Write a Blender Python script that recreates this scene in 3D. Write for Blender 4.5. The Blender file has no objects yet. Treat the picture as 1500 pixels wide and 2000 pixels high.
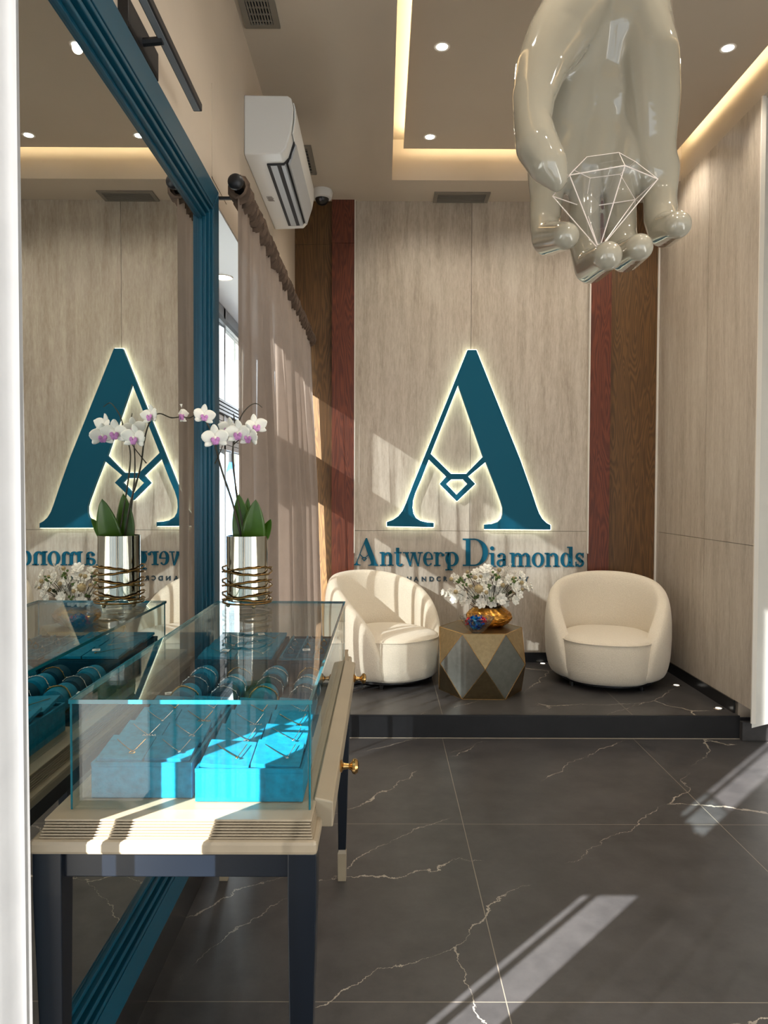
import bpy, bmesh, math, random
from mathutils import Vector, Matrix
random.seed(7)
C = bpy.context.scene
COL = C.collection
PI = math.pi
R = math.radians
# ------------------------------------------------------------------ camera
F = 1442.0
EYE = Vector((0, 0, 1.548))
cam = bpy.data.objects.new('camera', bpy.data.cameras.new('camera')); COL.objects.link(cam)
CM = (Matrix.Rotation(-math.atan(3/F), 4, 'Z') @ Matrix.Rotation(PI/2-math.atan(40/F), 4, 'X') @ Matrix.Rotation(R(.2), 4, 'Z'))
cam.matrix_world = Matrix.Translation(EYE) @ CM
cam.data.sensor_fit = 'VERTICAL'; cam.data.sensor_height = 36; cam.data.lens = F/2000*36
cam.data.clip_start = .02
C.camera = cam
C.cycles.transparent_max_bounces = 24; C.cycles.max_bounces = 10
C.view_settings.view_transform = 'Standard'; C.view_settings.look = 'None'
C.view_settings.gamma = 1; C.view_settings.use_curve_mapping = False
C.view_settings.exposure = -0.12
def P(px, py, D):                      # point at distance D along the room that shows at this pixel
    d = CM.to_3x3() @ Vector(((px-750)/F, (1000-py)/F, -1))
    return EYE + d*(D/d.y)
# ------------------------------------------------------------------ world, sun
w = bpy.data.worlds.new('world'); C.world = w; w.use_nodes = True
bg = w.node_tree.nodes['Background']; bg.inputs[0].default_value = (.8, .9, 1, 1); bg.inputs[1].default_value = 2.0
SUN_AZ, SUN_EL = R(43), R(23)
sd = bpy.data.lights.new('sun', 'SUN'); sd.energy = 38; sd.angle = R(.5); sd.color = (1, .99, .98)
sun = bpy.data.objects.new('sun', sd); COL.objects.link(sun)
sv = Vector((math.sin(SUN_AZ)*math.cos(SUN_EL), math.cos(SUN_AZ)*math.cos(SUN_EL), -math.sin(SUN_EL)))
sun.rotation_euler = sv.to_track_quat('-Z', 'Y').to_euler(); sun.location = (-4, -4, 5)
# ------------------------------------------------------------------ materials
def srgb(r, g, b):
    f = lambda c: (c/255/12.92 if c/255 <= .04045 else ((c/255+.055)/1.055)**2.4)
    return (f(r), f(g), f(b), 1)
class N:
    def __init__(s, name):
        s.m = bpy.data.materials.new(name); s.m.use_nodes = True; s.t = s.m.node_tree; s.n = s.t.nodes; s.l = s.t.links
        s.p = s.n['Principled BSDF']; s.out = s.n['Material Output']
    def a(s, typ, **k):
        n = s.n.new(typ)
        for q, v in k.items():
            if q.startswith('i_'): n.inputs[int(q[2:])].default_value = v
            else: setattr(n, q, v)
        return n
    def c(s, o, i): s.l.new(o, i)
    def coords(s, scale=(1, 1, 1), src='Object'):
        tc = s.a('ShaderNodeTexCoord'); mp = s.a('ShaderNodeMapping'); mp.inputs['Scale'].default_value = scale
        s.c(tc.outputs[src], mp.inputs[0]); return mp.outputs[0]
    def ramp(s, src, stops):
        r = s.a('ShaderNodeValToRGB'); e = r.color_ramp.elements
        while len(e) < len(stops): e.new(.5)
        for q, (pos, col) in zip(e, stops): q.position = pos; q.color = col
        s.c(src, r.inputs[0]); return r.outputs[0]
    def noise(s, vec, scale, detail=4, rough=.55, dist=0):
        n = s.a('ShaderNodeTexNoise'); n.inputs['Scale'].default_value = scale; n.inputs['Detail'].default_value = detail
        n.inputs['Roughness'].default_value = rough; n.inputs['Distortion'].default_value = dist
        s.c(vec, n.inputs['Vector']); return n
    def math(s, op, a, b=None):
        n = s.a('ShaderNodeMath', operation=op)
        for i, v in enumerate((a, b)):
            if v is None: continue
            if isinstance(v, (int, float)): n.inputs[i].default_value = v
            else: s.c(v, n.inputs[i])
        return n.outputs[0]
    def mix(s, fac, a, b):
        n = s.a('ShaderNodeMix', data_type='RGBA')
        for i, v in ((0, fac), (6, a), (7, b)):
            if isinstance(v, (int, float, tuple)): n.inputs[i].default_value = v
            else: s.c(v, n.inputs[i])
        return n.outputs[2]
    def bump(s, h, st, dist=.01):
        b = s.a('ShaderNodeBump'); b.inputs['Strength'].default_value = st; b.inputs['Distance'].default_value = dist
        s.c(h, b.inputs['Height']); s.c(b.outputs[0], s.p.inputs['Normal'])
def M(name, col, rough=.5, metal=0, noise=None, bump=0, coat=0, emit=None, est=0, var=.12, sheen=0, spec=.5):
    k = N(name); k.p.inputs['Base Color'].default_value = col; k.p.inputs['Roughness'].default_value = rough
    k.p.inputs['Metallic'].default_value = metal; k.p.inputs['Coat Weight'].default_value = coat
    k.p.inputs['Specular IOR Level'].default_value = spec
    k.p.inputs['Sheen Weight'].default_value = sheen
    if noise:
        n = k.noise(k.coords(), noise)
        d = tuple(c*(1-var) for c in col[:3])+(1,); u = tuple(min(1, c*(1+var)) for c in col[:3])+(1,)
        k.c(k.ramp(n.outputs[0], [(.3, d), (.7, u)]), k.p.inputs['Base Color'])
        if bump: k.bump(n.outputs[0], bump, .004)
    if emit: k.p.inputs['Emission Color'].default_value = emit; k.p.inputs['Emission Strength'].default_value = est
    return k.m
def travertine():
    k = N('travertine'); n = k.noise(k.coords((7, 7, .7)), 2.0, 8, .62, .4); n2 = k.noise(k.coords((34, 34, 7)), 2, 7, .75, .3); n3 = k.noise(k.coords((70, 70, 3)), 2, 3)
    s = k.math('ADD', k.math('ADD', k.math('MULTIPLY', n.outputs[0], .45), k.math('MULTIPLY', n2.outputs[0], .4)), k.math('MULTIPLY', n3.outputs[0], .15))
    k.c(k.ramp(s, [(.33, srgb(146, 132, 117)), (.46, srgb(174, 162, 147)), (.6, srgb(196, 186, 172))]), k.p.inputs['Base Color'])
    k.p.inputs['Roughness'].default_value = .42; k.bump(n2.outputs[0], .12, .002); return k.m
def floor_mat():
    k = N('dark_marble_tiles'); g = k.a('ShaderNodeNewGeometry'); sp = k.a('ShaderNodeSeparateXYZ'); k.c(g.outputs['Position'], sp.inputs[0])
    def joint(o, off):
        f = k.math('FRACT', k.math('DIVIDE', k.math('ADD', o, -off+24), 1.2))
        return k.math('LESS_THAN', k.math('SUBTRACT', .5, k.math('ABSOLUTE', k.math('SUBTRACT', f, .5))), .0013)
    j = k.math('MAXIMUM', joint(sp.outputs[0], .381), joint(sp.outputs[1], 4.598))
    c = k.coords((1, 1, 1)); warp = k.noise(c, 2.0, 7, .62)
    va = k.a('ShaderNodeVectorMath', operation='SCALE'); k.c(warp.outputs['Color'], va.inputs[0]); va.inputs['Scale'].default_value = .26
    vb = k.a('ShaderNodeVectorMath', operation='ADD'); k.c(c, vb.inputs[0]); k.c(va.outputs[0], vb.inputs[1])
    rot = k.a('ShaderNodeMapping'); rot.inputs['Scale'].default_value = (.42, 1.5, 1); r0 = k.a('ShaderNodeMapping'); r0.inputs['Rotation'].default_value = (0, 0, R(-42)); k.c(vb.outputs[0], r0.inputs[0]); k.c(r0.outputs[0], rot.inputs[0])
    vo = k.a('ShaderNodeTexVoronoi', feature='DISTANCE_TO_EDGE'); vo.inputs['Scale'].default_value = 1.05; k.c(rot.outputs[0], vo.inputs['Vector'])
    mask = k.noise(c, 2.1, 3); fine = k.noise(c, 9, 3)
    wdt = k.math('MULTIPLY', k.math('MAXIMUM', k.math('SUBTRACT', mask.outputs[0], .45), 0), .022)
    vein = k.math('LESS_THAN', vo.outputs[0], wdt)
    vein = k.math('MULTIPLY', vein, k.math('MULTIPLY', fine.outputs[0], 1.1))
    n = k.noise(c, 5, 8, .7)
    base = k.ramp(n.outputs[0], [(.3, srgb(50, 49, 50)), (.7, srgb(73, 71, 71))])
    col = k.mix(vein, base, srgb(190, 180, 165)); col = k.mix(k.math('MULTIPLY', j, .75), col, srgb(150, 140, 125))
    k.c(col, k.p.inputs['Base Color']); k.p.inputs['Roughness'].default_value = .38
    k.bump(n.outputs[0], .12, .003); return k.m
def wood(name, a, b):
    k = N(name); v = k.coords((5, 5, .55)); n = k.noise(v, 1.6, 2, .5, .4)
    wv = k.a('ShaderNodeMath', operation='SINE'); k.c(k.math('MULTIPLY', n.outputs[0], 150), wv.inputs[0])
    f = k.noise(k.coords((120, 120, 4)), 2, 5, .7)
    s = k.math('ADD', k.math('MULTIPLY', k.math('ADD', k.math('MULTIPLY', wv.outputs[0], .5), .5), .35), k.math('MULTIPLY', f.outputs[0], .65))
    k.c(k.ramp(s, [(.1, a), (.8, b)]), k.p.inputs['Base Color']); k.p.inputs['Roughness'].default_value = .5; k.bump(s, .15, .002); return k.m
def glass(name, tint, ior=1.5, rough=0.0):
    k = N(name); k.n.remove(k.p); tr = k.a('ShaderNodeBsdfTransparent', i_0=tint); gl = k.a('ShaderNodeBsdfGlossy'); gl.inputs['Roughness'].default_value = rough
    lw = k.a('ShaderNodeLayerWeight', i_0=.5); mx = k.a('ShaderNodeMixShader'); f0 = ((ior-1)/(ior+1))**2
    k.c(k.math('ADD', k.math('MULTIPLY', k.math('POWER', lw.outputs['Facing'], 5), (1-f0)*.75), f0), mx.inputs[0]); k.c(tr.outputs[0], mx.inputs[1]); k.c(gl.outputs[0], mx.inputs[2]); k.c(mx.outputs[0], k.out.inputs[0]); return k.m
def sheer(name, col, trans, tl=.5):
    k = N(name); k.n.remove(k.p)
    wv = k.noise(k.coords((300, 300, 60)), 3, 2); n = k.noise(k.coords((6, 6, 4)), 3, 3)
    colr = k.mix(n.outputs[0], tuple(c*.8 for c in col[:3])+(1,), col)
    df = k.a('ShaderNodeBsdfDiffuse'); t = k.a('ShaderNodeBsdfTranslucent'); k.c(colr, df.inputs[0]); k.c(colr, t.inputs[0])
    m1 = k.a('ShaderNodeMixShader', i_0=tl); k.c(df.outputs[0], m1.inputs[1]); k.c(t.outputs[0], m1.inputs[2])
    tr = k.a('ShaderNodeBsdfTransparent'); m2 = k.a('ShaderNodeMixShader')
    lw = k.a('ShaderNodeLayerWeight', i_0=.5); fc = k.math('SUBTRACT', 1.25, lw.outputs['Facing'])
    k.c(k.math('MULTIPLY', fc, k.math('MULTIPLY', k.math('ADD', wv.outputs[0], .5), trans)), m2.inputs[0])
    k.c(m1.outputs[0], m2.inputs[1]); k.c(tr.outputs[0], m2.inputs[2]); k.c(m2.outputs[0], k.out.inputs[0]); return k.m
def emis(name, col, st):
    k = N(name); k.n.remove(k.p); e = k.a('ShaderNodeEmission'); e.inputs[0].default_value = col; e.inputs[1].default_value = st
    k.c(e.outputs[0], k.out.inputs[0]); return k.m
def boucle():
    k = N('cream_boucle'); n = k.noise(k.coords(), 130, 4, .7); n2 = k.noise(k.coords(), 6, 2)
    k.c(k.mix(n.outputs[0], srgb(205, 193, 172), srgb(240, 230, 212)), k.p.inputs['Base Color']); k.p.inputs['Roughness'].default_value = .95
    k.p.inputs['Sheen Weight'].default_value = .3; k.bump(n.outputs[0], .6, .006); return k.m
TRAV = travertine(); FLOOR = floor_mat(); BOUCLE = boucle()
RISER = M('black_riser_tile', srgb(30, 30, 32), .45, noise=5, var=.2, spec=.3)
WRED = wood('red_oak', srgb(60, 24, 12), srgb(116, 56, 32)); WBRN = wood('brown_oak', srgb(60, 40, 18), srgb(116, 82, 44))
PLASTER = M('warm_plaster', srgb(205, 190, 172), .8, noise=3, var=.03)
CEIL = M('ceiling_paint', srgb(196, 184, 168), .8, noise=2, var=.02)
WHITEP = M('white_paint', srgb(225, 224, 218), .35, noise=3, var=.03)
TRIMW = M('white_trim', srgb(225, 220, 210), .5)
BLACK = M('black_satin', (.008, .008, .009, 1), .35); BLKM = M('black_metal', (.015, .015, .017, 1), .4, .3)
SKIRT = M('black_skirting', (.012, .012, .013, 1), .25)
TEAL = M('teal_lacquer', srgb(0, 68, 90), .36, noise=3, var=.05); TEALS = M('teal_sign', srgb(0, 84, 110), .5, spec=.2)
NAVYT = M('dark_teal_lettering', srgb(10, 50, 66), .45)
MIRR = M('mirror_silver', (.74, .765, .755, 1), .0, 1)
NAVY = M('navy_satin', srgb(8, 15, 24), .3, noise=4, var=.1); CHAMP = M('champagne_paint', srgb(150, 136, 114), .35, noise=8, var=.05)
BRASS = M('brass', srgb(200, 160, 100), .22, 1); GOLDM = M('gold_wire', srgb(205, 150, 70), .3, 1, noise=30, var=.25)
COILM = M('antique_gold', srgb(170, 138, 88), .25, 1, noise=60, var=.35)
BRONZE = M('aged_bronze', srgb(150, 134, 104), .34, 1, noise=40, var=.12); SILVER = M('silver', (.85, .84, .82, 1), .15, 1)
GLASS = glass('clear_glass', (.95, .985, .985, 1)); GEDGE = M('glass_edge_teal', srgb(20, 105, 118), .1, coat=1)
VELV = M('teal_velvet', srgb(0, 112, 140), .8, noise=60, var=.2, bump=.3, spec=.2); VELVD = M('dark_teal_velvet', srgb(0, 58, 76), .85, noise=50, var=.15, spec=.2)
TAGM = M('white_tag', srgb(235, 235, 230), .6)
MERC = M('silvered_glass', srgb(172, 168, 156), .07, 1); SOIL = M('bark_chips', srgb(60, 40, 25), .9, noise=40, var=.4)
LEAF = M('orchid_leaf', srgb(54, 86, 14), .35, noise=12, var=.2); STEM = M('dark_stem', srgb(48, 42, 24), .55, noise=40, var=.3)
PETAL = M('white_petal', srgb(240, 238, 228), .6, noise=30, var=.04); LIPM = M('purple_lip', srgb(196, 130, 190), .5, noise=60, var=.3)
ACW = M('ac_white_plastic', srgb(226, 226, 224), .3); ACG = M('grey_louvre', srgb(176, 180, 184), .35)
VENTM = M('grey_grille', srgb(140, 134, 124), .45, .3); VDARK = M('duct_dark', (.02, .02, .022, 1), .7)
HAND = M('glossy_cream_lacquer', srgb(170, 164, 148), .05, coat=1, noise=1.5, var=.03)
ACR = glass('clear_acrylic', (.95, .955, .96, 1), 1.6); ACRE = M('white_acrylic_edge', srgb(240, 228, 220), .3, emit=srgb(255, 240, 232), est=.12)  # edge strips glow faintly, a highlight put into the material
LED = emis('warm_led', srgb(255, 234, 190), 26); BULB = emis('spot_bulb', (1, .97, .92, 1), 30); HALO = emis('white_halo_led', srgb(246, 255, 226), 6)
FLOORLED = emis('floor_spot_glow', (1, .95, .85, 1), 2)
CURT = sheer('taupe_sheer', srgb(146, 129, 117), .08, .46); CURTD = M('gathered_taupe', srgb(92, 74, 60), .85, noise=25, var=.3)
NCURT = sheer('ivory_sheer', srgb(170, 169, 168), .03, .22)
CRYS = glass('crystal', (.85, .86, .88, 1), 1.8, .03)
CREAM = M('feather_cream', srgb(238, 232, 220), .8, noise=60, var=.1); BUFF = M('buff_seed', srgb(176, 158, 118), .85, noise=90, var=.3); GRN = M('green_berry', srgb(84, 108, 52), .7, noise=60, var=.3)
# ------------------------------------------------------------------ mesh builder
OFF = {}
class MB:
    def __init__(s): s.b = bmesh.new()
    def box(s, a, b, rot=None, piv=None):
        x0, y0, z0 = a; x1, y1, z1 = b
        vs = [Vector(v) for v in ((x0,y0,z0),(x1,y0,z0),(x1,y1,z0),(x0,y1,z0),(x0,y0,z1),(x1,y0,z1),(x1,y1,z1),(x0,y1,z1))]
        if rot is not None:
            p = Vector(piv) if piv else sum(vs, Vector())/8
            vs = [p+rot @ (v-p) for v in vs]
        v = [s.b.verts.new(q) for q in vs]
        for f in ((0,3,2,1),(4,5,6,7),(0,1,5,4),(1,2,6,5),(2,3,7,6),(3,0,4,7)): s.b.faces.new([v[i] for i in f])
        return s
    def prism(s, pts, d):               # polygon points (world) extruded by vector d
        d = Vector(d); a = [s.b.verts.new(p) for p in pts]; b = [s.b.verts.new(Vector(p)+d) for p in pts]; n = len(a)
        s.b.faces.new(a); s.b.faces.new(b[::-1])
        for i in range(n): s.b.faces.new((a[i], b[i], b[(i+1) % n], a[(i+1) % n]))
        return s
    def tube(s, pts, r, n=8, closed=False, cap=True):
        pts = [Vector(p) for p in pts]; m = len(pts); rr = r if isinstance(r, (list, tuple)) else [r]*m; rings = []; up = None
        for i, p in enumerate(pts):
            t = (pts[(i+1) % m]-pts[i-1]) if closed else (pts[min(i+1, m-1)]-pts[max(i-1, 0)])
            if t.length < 1e-9: t = Vector((0, 0, 1))
            t.normalize()
            if up is None: up = Vector((0, 0, 1)) if abs(t.z) < .9 else Vector((1, 0, 0))
            u = (up-t*up.dot(t)).normalized(); up = u; v = t.cross(u)
            rings.append([s.b.verts.new(p+(u*math.cos(2*PI*k/n)+v*math.sin(2*PI*k/n))*rr[i]) for k in range(n)])
        for i in range(m if closed else m-1):
            A, B = rings[i], rings[(i+1) % m]
            for k in range(n): s.b.faces.new((A[k], A[(k+1) % n], B[(k+1) % n], B[k]))
        if cap and not closed: s.b.faces.new(rings[0][::-1]); s.b.faces.new(rings[-1])
        return s
    def lathe(s, prof, c=(0, 0, 0), n=32, M3=None, sx=1, sy=1, cap=True):
        c = Vector(c); rings = []
        for r, z in prof:
            rg = []
            for k in range(n):
                v = Vector((r*math.cos(2*PI*k/n)*sx, r*math.sin(2*PI*k/n)*sy, z))
                if M3 is not None: v = M3 @ v
                rg.append(s.b.verts.new(c+v))
            rings.append(rg)
        for A, B in zip(rings, rings[1:]):
            for k in range(n): s.b.faces.new((A[k], A[(k+1) % n], B[(k+1) % n], B[k]))
        if cap: s.b.faces.new(rings[0][::-1]); s.b.faces.new(rings[-1])
        return s
    def ball(s, c, r, sc=(1, 1, 1), M3=None, u=12, v=8):
        m = Matrix.Translation(c) @ (M3.to_4x4() if M3 is not None else Matrix.Identity(4)) @ Matrix.Diagonal((*sc, 1))
        bmesh.ops.create_uvsphere(s.b, u_segments=u, v_segments=v, radius=r, matrix=m); return s
    def grid(s, fn, nu, nv, close_u=False):
        V = [[s.b.verts.new(fn(i/nu, j/nv)) for j in range(nv+1)] for i in range(nu if close_u else nu+1)]
        for i in range(nu):
            A, B = V[i], V[(i+1) % len(V)]
            for j in range(nv): s.b.faces.new((A[j], B[j], B[j+1], A[j+1]))
        return s
    def build(s, name, mat, parent=None, smooth=False, bevel=0, subsurf=0, local=False, solid=0, ang=35):
        bmesh.ops.recalc_face_normals(s.b, faces=s.b.faces)
        me = bpy.data.meshes.new(name)
        off = Vector() if (local or parent is None) else OFF.get(parent.name, Vector())
        if off.length: bmesh.ops.translate(s.b, verts=s.b.verts, vec=-off)
        s.b.to_mesh(me); s.b.free(); me.materials.append(mat)
        o = bpy.data.objects.new(name, me); COL.objects.link(o)
        if parent is not None: o.parent = parent; OFF[o.name] = off
        if smooth:
            for p in me.polygons: p.use_smooth = True
            if ang < 180: me.set_sharp_from_angle(angle=R(ang))
        if solid: md = o.modifiers.new('s', 'SOLIDIFY'); md.thickness = solid; md.offset = 0
        if bevel: md = o.modifiers.new('b', 'BEVEL'); md.width = bevel; md.segments = 2; md.limit_method = 'ANGLE'; md.angle_limit = R(40)
        if subsurf: md = o.modifiers.new('u', 'SUBSURF'); md.levels = subsurf; md.render_levels = subsurf
        return o
def tag(o, label, cat, group=None):
    o['label'] = label; o['category'] = cat
    if group: o['group'] = group
    return o
def thing(name, label, cat, loc=(0, 0, 0), group=None):
    o = bpy.data.objects.new(name, None); COL.objects.link(o); o.location = loc; OFF[o.name] = Vector(loc); o.empty_display_size = .1
    return tag(o, label, cat, group)
def struct(o): o['kind'] = 'structure'; return o
def box(name, a, b, mat, parent=None, **k): return MB().box(a, b).build(name, mat, parent, **k)
def sbox(name, a, b, mat, **k): return struct(box(name, a, b, mat, **k))
def copy_tree(o, parent=None):
    c = o.copy(); COL.objects.link(c)
    if parent is not None: c.parent = parent
    for ch in o.children: copy_tree(ch, c)
    return c
# ------------------------------------------------------------------ setting
XL, XR, YB, ZC, ZT, PH, YS = -.72, 2.25, 6.056, 3.902, 4.205, .146, 4.605
sbox('floor', (-1.2, -2.4, -.1), (3.1, YB+.2, 0), FLOOR)
MBp = MB().box((XL, YS, 0), (XR, YB, PH)).box((XR, 4.56, 0), (3.0, 4.76, .116)); struct(MBp.build('platform', FLOOR, bevel=.002))
struct(MB().box((XL, YS-.008, .001), (3.0, YS-.001, PH-.009)).build('trim_16', RISER))
t = MB().box((XL, YS-.010, PH-.008), (XR, YS+.004, PH+.0015)); struct(t.build('trim_1', BLKM))
t = MB().box((XL, YS-.012, 0), (3.0, YS, .004)); struct(t.build('trim_2', M('grout', srgb(150, 140, 125), .7)))
# ceiling: dropped border, recess with hidden strip light, hanging raft
cb = MB().box((-1.2, -2.4, ZT), (3.1, YB+.2, ZT+.1))
cb.box((-1.2, -2.4, ZC), (.063, YB+.2, ZT)).box((.063, 5.65, ZC), (3.1, YB+.2, ZT)).box((.063, -2.4, ZC), (3.1, .3, ZT)).box((XR, .3, ZC), (3.1, 5.65, ZT))
struct(cb.build('ceiling', CEIL))
sbox('trim_3', (.146, .42, 4.082), (2.175, 5.53, 4.12), CEIL)
led = MB(); z0, z1 = 4.122, 4.140
led.box((.165, 5.48, z0), (2.155, 5.50, z1)).box((.165, .46, z0), (.185, 5.47, z1)).box((2.135, .46, z0), (2.155, 5.47, z1)).box((.19, .44, z0), (2.14, .46, z1))
tag(led.build('cove_light_strip', LED), 'warm strip light hidden in the recess around the dropped ceiling', 'strip light')
# back wall
sbox('wall_back', (-1.2, YB+.03, 0), (3.1, YB+.2, ZC), PLASTER)
xa, xb, xm = P(692, 800, YB).x, P(1150, 800, YB).x, P(919, 800, YB).x
zs = P(900, 1037, YB).z
bp = MB()
for a, b in ((xa, xm-.0015), (xm+.0015, xb)):
    for c, d in ((PH, zs-.0015), (zs+.0015, ZC)): bp.box((a, YB, c), (b, YB+.03, d))
struct(bp.build('trim_4', TRAV))
zw = P(650, 477, YB).z
def two(name, x0, x1, y0, mat):
    m = MB().box((x0, y0, PH), (x1, YB+.03, zw-.001)).box((x0, y0, zw+.001), (x1, YB+.03, ZC)); return struct(m.build(name, mat))
two('trim_5', XL, P(649, 800, YB+.01).x, YB+.01, WBRN); two('trim_6', P(648, 800, YB-.03).x, xa, YB-.03, WRED)
two('trim_7', xb, P(1192, 800, YB-.03).x, YB-.03, WRED); two('trim_8', P(1192, 800, YB-.03).x+.002, XR, YB+.01, WBRN)
sbox('trim_9', (XR-.012, YB-.006, PH), (XR, YB+.012, ZC), TRIMW)
sbox('trim_10', (xb-.008, YB-.034, PH+.9), (xb, YB, ZC), TRIMW); sbox('trim_11', (xa, YB-.034, PH+.9), (xa+.006, YB, ZC), TRIMW)
sbox('baseboard_back', (xa, YB-.014, PH), (XR-.02, YB-.001, PH+.08), SKIRT)
# right wall: travertine cladding, then a splayed white opening
struct(MB().box((XR+.02, 4.66, 0), (XR+.2, YB+.2, ZC)).build('wall_right', PLASTER))
rp = MB()
for a, b in ((4.452, 5.148), (5.152, YB)):
    for c, d in ((PH+.08, zs-.0015), (zs+.0015, ZC)): rp.box((XR, a, c), (XR+.02, b, d))
struct(rp.build('trim_12', TRAV))
sbox('trim_13', (XR-.006, 4.440, PH), (XR+.02, 4.452, ZC), TRIMW)
sbox('baseboard_right', (XR-.012, 4.66, PH), (XR-.001, YB-.02, PH+.08), SKIRT)
struct(MB().prism([(XR-.004, 4.440, .12), (2.75, 4.73, .12), (2.75, 4.76, .12), (XR+.02, 4.475, .12)], (0, 0, ZC-.12)).box((2.74, 4.73, .12), (3.02, 4.77, ZC)).build('wall_right_reveal', WHITEP))
sbox('wall_right_near', (3.0, -2.4, 0), (3.1, 4.8, ZC), WHITEP)
# left wall: thin end by the entrance, mirror stretch, deep window recess
WO, WI = 3.06, 6.05          # window recess start / end
lw = MB()
lw.box((-.80, 1.29, 0), (XL, WO, ZC)).box((-1.2, WO-.3, 0), (-.80, WO, ZC))
lw.box((-1.2, WO, 2.79), (XL, YB+.03, ZC)).box((-1.2, WO, 0), (XL, YB+.03, .30)).box((-1.2, WI, .3), (XL, YB+.03, 2.79))
lw.box((-.80, -2.4, 2.80), (XL, 1.29, ZC)).box((-.80, -2.4, 0), (XL, -.7, 2.80))
struct(lw.build('wall_left', PLASTER))
struct(MB().box((XL-.002, 3.13, 2.86), (XL+.003, 3.42, 2.865)).box((XL-.002, 3.13, 2.86), (XL+.003, 3.135, 3.25)).build('trim_14', PLASTER))
sbox('baseboard_left', (XL, 1.3, 0), (XL+.012, YS, .225), SKIRT)
rw = MB().box((-.80, -2.4, 2.9), (3.0, -2.3, ZC)).box((-.80, -2.4, 0), (3.0, -2.3, .12))
for x in (-.8, .45, 1.7, 2.92): rw.box((x, -2.4, .12), (x+.08, -2.3, 2.9))
struct(rw.build('wall_rear', WHITEP))
# entrance posts beside the camera (cast the streaks)
e = MB().box((XL-.02, 1.192, .0), (XL+.0, 1.277, 2.8)).box((XL-.02, 1.125, 0), (XL, 1.142, 2.8)).box((XL-.02, 1.125, .0), (XL, 1.277, .04))
struct(e.build('door_1', BLKM))
# window 1 in the recess
XW = -1.10
wf = MB()
wf.box((XW-.03, WO, 2.68), (XW+.03, WI, 2.79)).box((XW-.03, WO, .30), (XW+.03, WI, .38))
for y in (WO, 4.02, 5.00, WI-.05): wf.box((XW-.03, y, .3), (XW+.03, y+.05, 2.79))
wroot = struct(wf.build('window_1', M('window_frame_grey', srgb(120, 124, 128), .4)))
tb = MB()
for k in range(4): tb.box((XW-.04, WO, 2.06+k*.024), (XW+.05, WI, 2.076+k*.024))
tb.box((XW-.02, WO, 2.05), (XW+.02, WI, 2.155)); tb.build('transom_rail', BLACK, wroot)
sb = MB()
for k in range(6): sb.box((XW-.03, WO, 1.83+k*.038), (XW+.03-.004*(k % 2), WI, 1.862+k*.038))
sb.box((XW-.02, WO, 1.83), (XW+.01, WI, 2.05)); sb.build('shutter_box', M('shutter_grey', srgb(176, 180, 184), .5), wroot)
struct(MB().box((-1.08, WO, 2.782), (XL-.004, WI, 2.789)).box((-1.08, WI-.008, .3), (XL-.004, WI-.001, 2.782)).build('trim_15', M('recess_skylit_white', srgb(214, 220, 228), .6)))  # bluish tint of the lining stands in for sky light in the recess
box('glass_pane', (XW-.004, WO, .38), (XW+.004, WI, 2.68), GLASS, wroot)
box('top_seal', (XW+.03, WO, 2.655), (XW+.05, WI, 2.69), BLACK, wroot)
# ------------------------------------------------------------------ outside
tag(box('pavement', (-40, -15, -.4), (-1.21, 60, -.3), M('paving', srgb(170, 165, 155), .8, noise=1, var=.15)), 'pale paving outside the window', 'pavement')
fb = thing('facade', 'pale building front with tall windows seen outside past the curtain', 'building', (-8, 30, -.3))
f = MB().box((-20, 30, -.3), (-2, 31, 14)); f.build('wall', M('stone_front', srgb(214, 214, 208), .8, noise=.6, var=.06), fb)
for k in range(9):
    x = -19+k*1.9
    for z in (1.0, 5.4):
        q = MB().box((x, 29.95, z), (x+1.0, 29.99, z+3.0)).build('window', M('shade_glass', srgb(150, 180, 196), .15), fb)
f = MB()
for k in range(20): f.box((-19.5+k*.95, 29.8, -.3), (-19.3+k*.95, 29.94, 9))
f.build('pilaster', TRIMW, fb)
pr = thing('parasol', 'blue closed parasol standing outside the window', 'parasol', (P(452, 1000, 7).x, 7, -.3))
pc = P(452, 1000, 7)
MB().lathe([(.015, 2.15), (.06, 2.0), (.12, 1.6), (.17, 1.1), (.15, .85), (.19, .8)], (pc.x, 7, -.3), 10).build('canopy', M('blue_canvas', srgb(20, 120, 190), .7, noise=6, var=.2), pr, smooth=True)
MB().tube([(pc.x, 7, -.3), (pc.x, 7, 1.95)], .025).build('pole', BLKM, pr)
MB().lathe([(.25, 0), (.25, .06), (.1, .1)], (pc.x, 7, -.3), 16).build('base', BLKM, pr)
# ------------------------------------------------------------------ mirror
mr = thing('wall_mirror', 'huge mirror in a stepped teal frame on the left wall', 'mirror', (XL+.005, 1.35, .23))
XM = -.707; ya, yb_, za, zb = 1.293, 3.03, .205, 2.757
box('mirror_glass', (XM-.006, ya+.1, za+.08), (XM, yb_-.12, zb-.1), MIRR, mr)
def frame_ring(x0, x1, i0, i1):
    m = MB()
    a0, b0, c0, d0 = ya+i0*.68, yb_-i0, za+i0, zb-i0; a1, b1, c1, d1 = ya+i1*.68, yb_-i1, za+i1, zb-i1
    for q in ([(a0, c0), (b0, c0), (b1, c1), (a1, c1)], [(a0, d0), (b0, d0), (b1, d1), (a1, d1)], [(a0, c0), (a0, d0), (a1, d1), (a1, c1)], [(b0, c0), (b0, d0), (b1, d1), (b1, c1)]):
        m.prism([(x0, y, z) for y, z in q], (x1-x0, 0, 0))
    return m
fr = MB(); fr.b.free(); fm = None
pieces = [(-.668, 0, .088), (-.674, .088, .094), (-.668, .094, .106), (-.682, .106, .114), (-.676, .114, .128), (-.692, .128, .138), (-.686, .138, .150), (-.699, .150, .162)]
mm = MB()
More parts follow.
